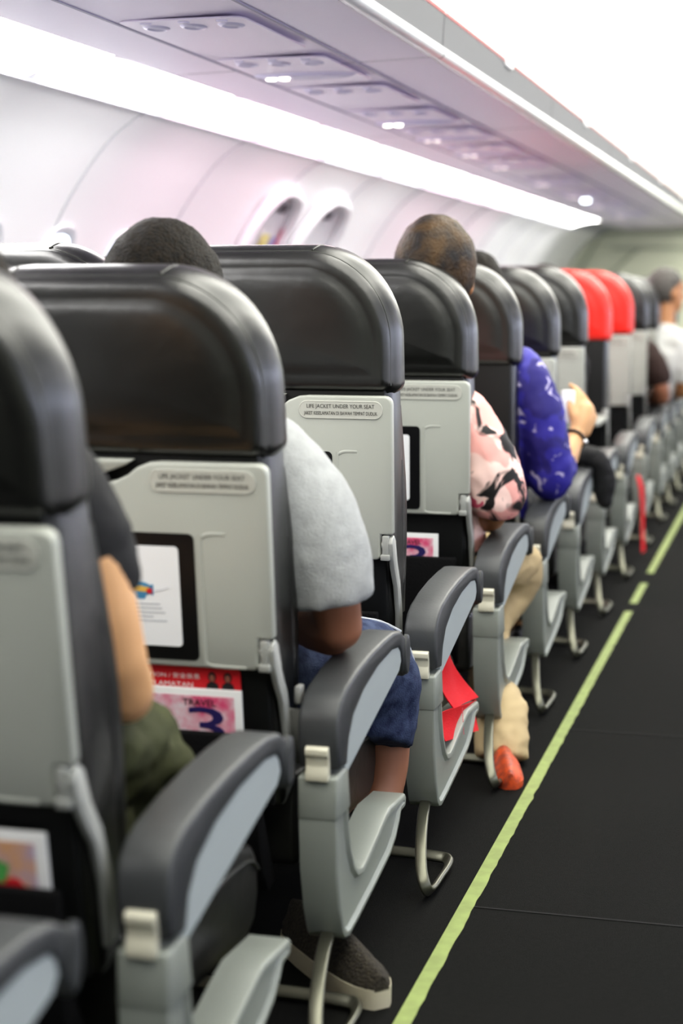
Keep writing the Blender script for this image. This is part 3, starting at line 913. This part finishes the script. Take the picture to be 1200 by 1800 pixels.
def person(label, hip, chest, neck, head, yaw=0, skin=SKIN, hairm=HAIR, arms=(), legs=(), top=None, bottom=None, shoes=(), hair_kw={}, hs=1.0, hands=(), top_name='shirt', bottom_name='trousers', extra_body=()):
    """joints in world coordinates. arms: list of [shoulder, elbow, wrist]; legs: [hip, knee, ankle]"""
    t = thing('person', label, 'person', (hip[0], hip[1], 0))
    I = Matrix.Translation((-hip[0], -hip[1], 0))
    bm = bmesh.new()
    hx, hy, hz = hip; cx, cy, cz = chest; nx, ny, nz = neck
    for sx in (-.07, 0, .07):
        limb(bm, [(hx + sx, hy, hz, .10), ((hx + cx) / 2 + sx * .9, (hy + cy) / 2, (hz + cz) / 2, .095), (cx + sx * 1.05, cy, cz, .10)])
    limb(bm, [(cx, cy, cz + .05, .09), (nx, ny, nz - .04, .062), (nx, ny, nz, .054), (head[0], head[1] - .01, head[2] - .05, .052)])
    for a in arms:
        s, e, w = a
        limb(bm, [(cx, cy, cz + .07, .06), (*s, .056), (*e, .041), (*w, .027)])
        limb(bm, [(*e, .041), tuple((e[k] * .65 + w[k] * .35) for k in range(3)) + (.042,), (*w, .026)])
    for l in legs:
        h_, k_, a_ = l[:3]
        if len(l) > 3: continue
        limb(bm, [(*h_, .088), tuple((h_[i] + k_[i]) / 2 for i in range(3)) + (.075,), (*k_, .058)])
        limb(bm, [(*k_, .056), tuple(k_[i] * .65 + a_[i] * .35 for i in range(3)) + (.056,), (*a_, .034)])
        limb(bm, [(*a_, .034), (a_[0], a_[1] + .06, max(a_[2] - .045, .035), .034), (a_[0], a_[1] + .15, .03, .025)])
    for hd in hands: hand(bm, *hd)
    for ex in extra_body: limb(bm, ex)
    head_geo(bm, head, yaw, hs)
    bm.transform(I)
    remesh(bm, 'body', skin, t, .008 if hands else .010, smooth=3)
    T = Matrix.Translation(head) @ Matrix.Rotation(yaw, 4, 'Z')
    bm = bmesh.new()
    for sx in (-1, 1):
        c = T @ Vector((sx * .030 * hs, .086 * hs, .014 * hs)); blob(bm, c, (.011, .008, .007), 8)
    bm.transform(I); finish(bm, 'eyes', EYE, t, 180)
    bm = bmesh.new(); hair_geo(bm, head, yaw, hs, **hair_kw); bm.transform(I); finish(bm, 'hair', hairm, t, 180)
    for l in legs:
        if len(l) < 4: shoe(t, I, (l[2][0], l[2][1] - .07, 0), (l[2][0], l[2][1] + .19, 0), .044, .10, BLACKC, BLACKC, .025)
    if top:
        m, sleeves, wr, openhem = top
        bm = bmesh.new()
        for sx in (-.07, 0, .07):
            limb(bm, [(hx + sx, hy, hz + .02, .112), ((hx + cx) / 2 + sx * .9, (hy + cy) / 2, (hz + cz) / 2, .11), (cx + sx * 1.1, cy, cz, .115)])
        limb(bm, [(cx, cy, cz + .04, .10), (nx, ny, nz - .065, .075)])
        for sl in sleeves:
            limb(bm, [(cx, cy, cz + .06, .075)] + [sl[0]])
            P = catmull([tuple(p) for p in sl], 5)
            add_tube(bm, [(p[0], p[1], p[2], p[3], p[3]) for p in P], circ(1, 16), smooth=1)
            blob(bm, P[0][:3], (P[0][3],) * 3, 8)
        bm.transform(I)
        remesh(bm, top_name, m, t, .0095, wr, 13, 4)
    if bottom:
        m, legsT, wr = bottom
        bm = bmesh.new()
        for sx in (-.08, 0, .08): limb(bm, [(hx + sx, hy - .01, hz + .04, .105), (hx + sx, hy + .06, hz, .11)])
        for lg in legsT:
            P = catmull([tuple(p) for p in lg], 6)
            add_tube(bm, [(p[0], p[1], p[2], p[3], p[3]) for p in P], circ(1, 16), smooth=1)
            blob(bm, P[0][:3], (P[0][3],) * 3, 8)
        bm.transform(I)
        remesh(bm, bottom_name, m, t, .0095, wr, 15, 3)
    return t, I

def patterned(name, base, others, scale, rough=.6, thr=.55):
    """printed cloth: base colour with blotches from several noise layers"""
    m = bpy.data.materials.new(name); m.use_nodes = True
    nt = m.node_tree; b = nt.nodes['Principled BSDF']; b.inputs['Roughness'].default_value = rough
    tc = nt.nodes.new('ShaderNodeTexCoord')
    prev = None
    for k, (c, th, sc) in enumerate(others):
        mp = nt.nodes.new('ShaderNodeMapping'); mp.inputs['Location'].default_value = (3.1 * k, 1.7 * k, .9 * k)
        nt.links.new(tc.outputs['Object'], mp.inputs['Vector'])
        n = nt.nodes.new('ShaderNodeTexNoise'); n.inputs['Scale'].default_value = sc; n.inputs['Detail'].default_value = 2.5; n.inputs['Distortion'].default_value = .8
        nt.links.new(mp.outputs[0], n.inputs['Vector'])
        r = nt.nodes.new('ShaderNodeValToRGB'); r.color_ramp.elements[0].position = th; r.color_ramp.elements[1].position = th + .04
        nt.links.new(n.outputs['Fac'], r.inputs['Fac'])
        mx = nt.nodes.new('ShaderNodeMixRGB'); mx.inputs['Color2'].default_value = (*c, 1)
        nt.links.new(r.outputs['Color'], mx.inputs['Fac'])
        if prev is None: mx.inputs['Color1'].default_value = (*base, 1)
        else: nt.links.new(prev.outputs['Color'], mx.inputs['Color1'])
        prev = mx
    nt.links.new(prev.outputs['Color'], b.inputs['Base Color'])
    return m
GREYTEE = mat('grey_marl_cotton', (.40, .41, .41), .85, spec=.2, noise_scale=60, noise_amt=.12, bump=.25, bump_scale=300)
DENIM = mat('blue_denim', (.060, .080, .145), .8, spec=.2, noise_scale=38, col2=(.020, .028, .068), bump=.35, bump_scale=350)
BLACKTEE = mat('black_cotton', (.016, .016, .017), .7, spec=.35, bump=.2, bump_scale=40)
OLIVE = mat('olive_cotton', (.085, .092, .045), .75, spec=.25, noise_scale=7, noise_amt=.45)
FLORAL = patterned('pink_floral_cloth', (.80, .40, .36), [((.92, .66, .60), .50, 9), ((.62, .10, .17), .585, 11), ((.012, .010, .010), .545, 10)], 1)
TAN = mat('tan_cotton', (.56, .44, .26), .75, spec=.2, noise_scale=5, noise_amt=.2)
BLUESHIRT = patterned('blue_print_cloth', (.035, .028, .30), [((.022, .016, .17), .50, 9), ((.50, .46, .68), .63, 20)], 1)
WHITES = mat('white_cotton', (.70, .70, .68), .8, noise_scale=8, noise_amt=.15)
ORSHOE = mat('orange_shoe', (.70, .10, .02), .5, noise_scale=40, col2=(.25, .05, .03))
MESHSHOE = mat('grey_brown_mesh', (.055, .046, .030), .8, noise_scale=160, col2=(.025, .02, .015), bump=.8, bump_scale=220)
CREAM = mat('cream_sole', (.52, .48, .36), .6)
STITCH = mat('pale_thread', (.55, .58, .62), .7)
SILV = mat('silver', (.6, .6, .6), .25, metal=.9)

# 1: passenger in the nearest seat: black top, bare arm, olive trousers
y0 = ROWS[1][0]
person('person in black top and olive trousers, bare arm showing beside the nearest seat back',
       (-1.04, 1.99, .47), (-1.03, 1.935, .80), (-1.02, 1.955, 1.02), (-1.04, 1.985, 1.12), 0, SKIN_F, HAIR,
       arms=[[(-.885, 1.925, .925), (-.825, 1.985, .665), (-.92, 2.20, .66)], [(-1.20, 1.94, .925), (-1.25, 2.0, .68), (-1.12, 2.20, .64)]],
       legs=[[(-.97, 2.02, .47), (-.95, 2.28, .44), (-1.0, 2.40, .11)], [(-1.12, 2.02, .47), (-1.13, 2.40, .46), (-1.12, 2.50, .11)]],
       top=(BLACKTEE, [[(-.895, 1.925, .92, .076), (-.866, 1.945, .86, .071), (-.846, 1.96, .785, .061)], [(-1.20, 1.93, .92, .078), (-1.24, 1.97, .78, .066)]], .004, 0),
       bottom=(OLIVE, [[(-.96, 2.00, .53, .115), (-.93, 2.10, .545, .100), (-.915, 2.21, .480, .090), (-.93, 2.28, .41, .080), (-1.0, 2.38, .25, .070)], [(-1.12, 2.04, .49, .10), (-1.12, 2.36, .47, .09), (-1.12, 2.42, .25, .075)]], .018),
       hands=[((-.92, 2.20, .66), (-1.0, 2.26, .645), (-.3, .3, -.8), (-.3, .8, .2), .5), ((-1.12, 2.20, .64), (-1.04, 2.27, .63), (.3, .3, -.8), (.3, .8, .2), .5)])

# 2: man in grey T-shirt
t, I = person('man with short dark hair in grey T-shirt and denim shorts, elbow on armrest',
       (-1.02, 2.76, .47), (-1.02, 2.725, .80), (-1.03, 2.74, 1.00), (-1.058, 2.765, 1.138), 0, SKIN_B, HAIR,
       arms=[[(-.85, 2.70, .90), (-.735, 2.712, .612), (-.92, 2.90, .60)], [(-1.19, 2.71, .90), (-1.26, 2.75, .64), (-1.10, 2.94, .60)]],
       legs=[[(-.93, 2.78, .46), (-.80, 3.145, .44), (-.775, 3.00, .10), 0], [(-1.11, 2.78, .46), (-1.14, 3.16, .45), (-1.13, 3.12, .10)]],
       top=(GREYTEE, [[(-.865, 2.70, .885, .088), (-.80, 2.695, .82, .088), (-.76, 2.69, .74, .083), (-.742, 2.69, .655, .074)], [(-1.175, 2.71, .885, .088), (-1.24, 2.73, .78, .08), (-1.255, 2.74, .67, .07)]], .003, 0),
       bottom=(DENIM, [[(-.93, 2.80, .47, .10), (-.85, 2.97, .475, .10), (-.80, 3.12, .44, .103), (-.795, 3.155, .37, .100), (-.795, 3.13, .30, .092)], [(-1.11, 2.80, .47, .10), (-1.14, 3.12, .46, .10), (-1.14, 3.17, .36, .095)]], .004),
       hair_kw=dict(pad=1.22, low=-.07), hs=1.12,
       hands=[((-.92, 2.90, .60), (-1.0, 2.96, .60), (-.3, .3, -.8), (-.3, .8, .2), .5), ((-1.10, 2.94, .60), (-1.04, 3.0, .60), (.3, .3, -.8), (.3, .8, .2), .5)],
       top_name='t_shirt', bottom_name='denim_shorts',
       extra_body=[[(-.93, 2.78, .46, .088), (-.85, 2.98, .46, .075), (-.80, 3.13, .43, .058)], [(-.80, 3.16, .43, .058), (-.772, 3.19, .30, .052), (-.772, 3.14, .17, .040), (-.80, 2.95, .09, .034), (-.80, 2.80, .06, .03)]])
# frayed seam stitching on the shorts
bm = bmesh.new()
add_tube(bm, [(-.86, 3.02, .578), (-.80, 3.08, .556), (-.765, 3.13, .540), (-.735, 3.17, .515)], circ(.0028, 5), smooth=3)
add_tube(bm, [(-.72, 3.17, .492), (-.708, 3.185, .44), (-.705, 3.18, .38)], circ(.002, 5), smooth=3)
bm.transform(I); finish(bm, 'seam_thread', STITCH, t)
# his mesh shoe with thick cream sole, tucked under the seat
shoe(t, I, (-.855, 2.835, .0), (-.632, 2.60, .0), .040, .075, MESHSHOE, CREAM, .034)

# 3: passenger in pink floral top, tan trousers, orange shoe
t, I = person('passenger in pink floral top with black blotches, tan trousers and orange shoe',
       (-.95, 4.26, .46), (-.92, 4.22, .78), (-.905, 4.235, 1.03), (-.90, 4.26, 1.205), 0, SKIN, HAIR2,
       arms=[[(-.80, 4.19, .86), (-.735, 4.20, .625), (-.86, 4.42, .58)], [(-1.06, 4.22, .88), (-1.14, 4.25, .64), (-1.0, 4.44, .58)]],
       legs=[[(-.88, 4.28, .45), (-.745, 4.60, .40), (-.70, 4.06, .10), 0], [(-1.04, 4.28, .45), (-1.05, 4.66, .44), (-1.05, 4.62, .10)]],
       top=(FLORAL, [[(-.82, 4.19, .845, .082), (-.77, 4.19, .76, .088), (-.735, 4.195, .66, .082), (-.735, 4.20, .615, .058)], [(-1.06, 4.22, .86, .085), (-1.13, 4.24, .70, .08)]], .005, 0),
       bottom=(TAN, [[(-.88, 4.30, .46, .09), (-.79, 4.45, .45, .078), (-.737, 4.60, .405, .071), (-.80, 4.52, .26, .058), (-.765, 4.36, .13, .052), (-.718, 4.26, .125, .050), (-.702, 4.17, .118, .062), (-.696, 4.13, .07, .066), (-.692, 4.10, .012, .068)], [(-1.04, 4.30, .46, .09), (-1.05, 4.65, .45, .075), (-1.05, 4.64, .10, .07)]], .006),
       hair_kw=dict(pad=1.22, low=-.10), hs=1.12, extra_body=[[(-.88, 4.28, .45, .07), (-.79, 4.45, .44, .06), (-.737, 4.59, .40, .045), (-.80, 4.52, .26, .042), (-.765, 4.36, .12, .038), (-.705, 4.20, .085, .034), (-.698, 4.15, .06, .030)]],
       hands=[((-.86, 4.42, .58), (-.92, 4.49, .58), (-.2, .3, -.8), (-.3, .8, .2), .5), ((-1.0, 4.44, .58), (-.96, 4.5, .58), (.2, .3, -.8), (.3, .8, .2), .5)],
       top_name='floral_top')
shoe(t, I, (-.695, 4.10, .0), (-.632, 3.885, .0), .033, .04, ORSHOE, ORSHOE, .016)

# 4: passenger in blue printed shirt holding up something white
t, I = person('passenger in blue shirt with pale print, forearm raised with black bracelet on wrist',
       (-.96, 5.01, .46), (-.93, 4.965, .80), (-.935, 5.0, 1.03), (-.945, 5.03, 1.155), 0, SKIN_F, HAIR,
       arms=[[(-.79, 4.93, .93), (-.70, 4.965, .625), (-.655, 5.17, .735)], [(-1.09, 4.96, .91), (-1.17, 5.0, .65), (-1.02, 5.2, .62)]],
       legs=[[(-.88, 5.03, .45), (-.85, 5.40, .45), (-.85, 5.38, .10)], [(-1.05, 5.03, .45), (-1.06, 5.40, .45), (-1.06, 5.38, .10)]],
       top=(BLUESHIRT, [[(-.80, 4.93, .925, .085), (-.74, 4.935, .83, .074), (-.712, 4.95, .70, .070), (-.705, 4.975, .625, .066), (-.685, 5.05, .66, .055)], [(-1.09, 4.95, .90, .085), (-1.16, 4.98, .70, .075), (-1.13, 5.06, .63, .06)]], .005, 0),
       bottom=(BLACKTEE, [[(-.88, 5.05, .46, .09), (-.85, 5.38, .46, .08), (-.85, 5.40, .12, .06)], [(-1.05, 5.05, .46, .09), (-1.06, 5.38, .46, .08), (-1.06, 5.40, .12, .06)]], .004),
       hands=[((-.655, 5.17, .735), (-.640, 5.20, .79), (-.7, .2, .5), (-.6, -.2, .6), .7, 1.05), ((-1.02, 5.2, .62), (-.96, 5.26, .62), (.2, .3, -.8), (.3, .8, .2), .5)],
       hair_kw=dict(pad=1.12), hs=1.04, top_name='printed_shirt')
bm = bmesh.new()
w = Vector((-.660, 5.150, .724)); d = Vector((.05, .2, .12)).normalized(); a = d.orthogonal().normalized(); b = d.cross(a)
add_tube(bm, [tuple(w + (a * math.cos(k * .5236) + b * math.sin(k * .5236)) * .034) for k in range(13)], circ(.005, 6), smooth=1, cap=False)
bm.transform(I); br = finish(bm, 'bracelet', BLACKC, t)
bm = bmesh.new(); blob(bm, tuple(w + Vector((.034, -.008, -.006))), (.010, .010, .010), 8); bm.transform(I); finish(bm, 'bead', SILV, br)
bm = bmesh.new(); add_box(bm, -.705, -.665, 5.185, 5.20, .77, .87, .004)
tag(finish(bm, 'white_cup', mat('white_paper_cup', (.9, .9, .88), .5)), 'small white object held up by the hand with the bracelet', 'cup')

# 5: dark haired passenger ahead of the last charcoal seat
person('passenger of whom only a dark head of hair shows above the red seats',
       (-.98, 6.50, .46), (-.98, 6.47, .80), (-.96, 6.49, 1.02), (-.955, 6.52, 1.145), 0, SKIN, HAIR,
       arms=[[(-.86, 6.46, .90), (-.88, 6.5, .64), (-.90, 6.70, .6)], [(-1.13, 6.46, .90), (-1.18, 6.5, .64), (-1.05, 6.70, .6)]],
       legs=[[(-.90, 6.52, .45), (-.88, 6.86, .45), (-.88, 6.82, .10)], [(-1.06, 6.52, .45), (-1.08, 6.86, .45), (-1.08, 6.82, .10)]],
       top=(BLACKTEE, [[(-.86, 6.46, .89, .085), (-.875, 6.49, .72, .075)], [(-1.13, 6.46, .89, .085), (-1.17, 6.49, .72, .075)]], .004, 0),
       bottom=(BLACKTEE, [[(-.90, 6.54, .46, .09), (-.88, 6.85, .46, .08), (-.88, 6.84, .12, .06)], [(-1.06, 6.54, .46, .09), (-1.08, 6.85, .46, .08), (-1.08, 6.84, .12, .06)]], .004),
       hair_kw=dict(pad=1.1))

# 6: far man in white leaning into the aisle; 7: dark sleeved neighbour one row nearer
person('far man with greying hair in white shirt leaning out into the aisle',
       (-.92, 9.79, .46), (-.80, 9.76, .80), (-.755, 9.77, 1.0), (-.752, 9.80, 1.165), R(-50), SKIN, GREYHAIR,
       arms=[[(-.665, 9.74, .88), (-.645, 9.75, .62), (-.74, 9.98, .60)], [(-.95, 9.79, .90), (-1.02, 9.80, .64), (-.9, 10.0, .6)]],
       legs=[[(-.86, 9.80, .45), (-.82, 10.10, .45), (-.82, 10.05, .10)], [(-1.0, 9.80, .45), (-1.02, 10.10, .45), (-1.02, 10.05, .10)]],
       top=(WHITES, [[(-.675, 9.74, .87, .085), (-.645, 9.745, .75, .078), (-.645, 9.75, .66, .07)], [(-.95, 9.79, .89, .085), (-1.02, 9.80, .72, .075)]], .005, 0),
       bottom=(BLACKTEE, [[(-.86, 9.82, .46, .09), (-.82, 10.1, .46, .08), (-.82, 10.08, .12, .06)], [(-1.0, 9.82, .46, .09), (-1.02, 10.1, .46, .08), (-1.02, 10.08, .12, .06)]], .004),
       hair_kw=dict(pad=1.06, low=-.06), hs=1.1)
person('passenger in dark brown top with bare brown elbow, just nearer than the far man',
       (-.97, 9.07, .46), (-.93, 9.04, .78), (-.95, 9.06, 1.0), (-.97, 9.09, 1.11), 0, SKIN_B, HAIR,
       arms=[[(-.79, 9.02, .84), (-.70, 9.03, .625), (-.80, 9.24, .60)], [(-1.10, 9.04, .88), (-1.16, 9.06, .64), (-1.02, 9.26, .6)]],
       legs=[[(-.90, 9.08, .45), (-.88, 9.36, .45), (-.88, 9.34, .10)], [(-1.05, 9.08, .45), (-1.06, 9.36, .45), (-1.06, 9.34, .10)]],
       top=(mat('dark_brown_cloth', (.03, .014, .010), .8), [[(-.80, 9.02, .84, .085), (-.74, 9.02, .76, .075), (-.715, 9.03, .69, .066)], [(-1.10, 9.04, .87, .085), (-1.15, 9.05, .72, .075)]], .004, 0),
       bottom=(BLACKTEE, [[(-.90, 9.1, .46, .09), (-.88, 9.36, .46, .08), (-.88, 9.36, .12, .06)], [(-1.05, 9.1, .46, .09), (-1.06, 9.36, .46, .08), (-1.06, 9.36, .12, .06)]], .004))

# ------------------------------------------------------------------ loose things
REDSTRAP = mat('red_webbing', (.72, .008, .018), .6, spec=.3, bump=.3, bump_scale=400)
def ribbon(bm, pts, wdir, w, th=.0015, k=5):
    P = catmull([tuple(p) for p in pts], k); wd = Vector(wdir)
    rs = []
    for i, p in enumerate(P):
        c = Vector(p[:3]); ww = wd.normalized() * (w if len(p) < 4 else p[3]) * .5
        t = (Vector(P[min(i + 1, len(P) - 1)][:3]) - Vector(P[max(i - 1, 0)][:3])).normalized()
        nn = t.cross(wd).normalized() * th
        rs.append([bm.verts.new(c + ww + nn), bm.verts.new(c - ww + nn), bm.verts.new(c - ww - nn), bm.verts.new(c + ww - nn)])
    for a, b in zip(rs, rs[1:]):
        for i in range(4):
            j = (i + 1) % 4; bm.faces.new((a[i], a[j], b[j], b[i]))
    bm.faces.new(rs[0]); bm.faces.new(rs[-1])
t = thing('red_strap', 'bright red fabric strap folded over the edge of the empty seat, behind its grey frame', 'strap', (-.77, 3.6, .2))
I = Matrix.Translation((.77, -3.6, -.2))
def patch4(bm, tl, tr, bl, br, bulge, n=8, th=.0012):
    tl, tr, bl, br = map(Vector, (tl, tr, bl, br))
    nn = (tr - tl).cross(bl - tl).normalized()
    g = []
    for side in (1, -1):
        rows = []
        for i in range(n + 1):
            v = i / n; row = []
            for j in range(n + 1):
                u = j / n
                p = tl.lerp(tr, u).lerp(bl.lerp(br, u), v)
                p = p + nn * (bulge * math.sin(math.pi * v) * (.6 + .4 * math.sin(math.pi * u)) + .003 * math.sin(7 * u + 4 * v) + side * th)
                row.append(bm.verts.new(p))
            rows.append(row)
        g.append(rows)
    for rows in g:
        for i in range(n):
            for j in range(n): bm.faces.new((rows[i][j], rows[i][j + 1], rows[i + 1][j + 1], rows[i + 1][j]))
    A, B = g
    for i in range(n):
        for (r0, c0, r1, c1) in ((0, i, 0, i + 1), (n, i, n, i + 1), (i, 0, i + 1, 0), (i, n, i + 1, n)):
            bm.faces.new((A[r0][c0], A[r1][c1], B[r1][c1], B[r0][c0]))
RS = [[(-0.725, 3.486, 0.3701), (-0.73, 3.619, 0.3818), (-0.706, 3.5424, 0.2736), (-0.698, 3.7885, 0.2418), (-0.704, 3.4057, 0.2981), (-0.699, 3.7942, 0.235), (-0.702, 3.4337, 0.2301), (-0.7, 3.8037, 0.16)]]
bm = bmesh.new(); patch4(bm, *RS[0][:4], .010); bm.transform(I)
finish(bm, 'strap_drape', REDSTRAP, t, 60)
bm = bmesh.new(); patch4(bm, *RS[0][4:8], .006); bm.transform(I)
b_ = finish(bm, 'strap_band', REDSTRAP, t, 60)
bm = bmesh.new()
tl, tr, bl, br = map(Vector, RS[0][4:8])
for u in (.46,):
    for k in range(13):
        c = tl.lerp(tr, u).lerp(bl.lerp(br, u), .06 + k * .07) + Vector((.0095, -.002, 0))
        add_box(bm, c.x - .0006, c.x + .0006, c.y - .0014, c.y + .0014, c.z - .0016, c.z + .0016)
bm.transform(I); finish(bm, 'stitching', mat('pink_thread', (.8, .15, .2), .7), b_, smooth=False)
# seat belt buckle between seat back and armrest of the grey T-shirt man's seat
bm = bmesh.new(); add_box(bm, -.772, -.760, 2.57, 2.595, .51, .54, .004); add_tube(bm, [(-.766, 2.58, .50), (-.768, 2.59, .44), (-.775, 2.62, .40)], rrect(.003, .02, .002), smooth=3)
tag(finish(bm, 'seat_belt', mat('belt_grey', (.30, .30, .29), .5)), 'pale seat belt end hanging between the reclined seat back and its armrest', 'seat belt')
# jacket draped over the armrest ahead of the raised hand
bm = bmesh.new()
limb(bm, [(-.80, 5.86, .595, .028), (-.735, 5.88, .610, .034), (-.675, 5.90, .585, .038), (-.648, 5.91, .52, .038), (-.648, 5.91, .45, .030)])
limb(bm, [(-.78, 5.94, .595, .026), (-.72, 5.96, .60, .03), (-.675, 5.97, .565, .03), (-.66, 5.97, .49, .026)])
o = remesh(bm, 'black_jacket', BLACKTEE, None, .008, .006, 14)
tag(o, 'black jacket draped over an armrest ahead of the raised hand', 'jacket')
# red cloth hanging from a far armrest
bm = bmesh.new(); ribbon(bm, [(-.69, 7.60, .36, .05), (-.672, 7.60, .30, .07), (-.665, 7.61, .20, .06), (-.662, 7.60, .10, .05), (-.655, 7.58, .02, .06)], (.15, 1, 0), .06)
tag(finish(bm, 'red_cloth', REDSTRAP, None, 60), 'narrow red cloth hanging to the floor beside the far seats', 'cloth')

# ------------------------------------------------------------------ light
def area(name, loc, rot, sx, sy, e, col):
    l = bpy.data.lights.new(name, 'AREA'); l.shape = 'RECTANGLE'; l.size = sx; l.size_y = sy; l.energy = e; l.color = col
    o = bpy.data.objects.new(name, l); COL.objects.link(o); o.location = loc; o.rotation_euler = rot
    return o
w = bpy.data.worlds.new('cabin_ambient'); S.world = w; w.use_nodes = True
w.node_tree.nodes['Background'].inputs[0].default_value = (.8, .85, 1, 1)
w.node_tree.nodes['Background'].inputs[1].default_value = .02

# ------------------------------------------------------------------ camera
cam = bpy.data.cameras.new('camera'); co = bpy.data.objects.new('camera', cam); COL.objects.link(co)
co.location = (0, 0, 1.17)
co.rotation_euler = (R(90 - 7.388), 0, R(15.078))
cam.sensor_fit = 'VERTICAL'; cam.sensor_height = 36; cam.sensor_width = 24; cam.lens = 60
cam.clip_start = .05
cam.dof.use_dof = True; cam.dof.focus_distance = 3.42; cam.dof.aperture_fstop = 2.3
S.camera = co
S.view_settings.view_transform = 'Standard'
S.view_settings.look = 'Medium High Contrast'
S.view_settings.exposure = 0
S.cycles.max_bounces = 8
S.cycles.use_denoising = True
S.cycles.sample_clamp_indirect = 6
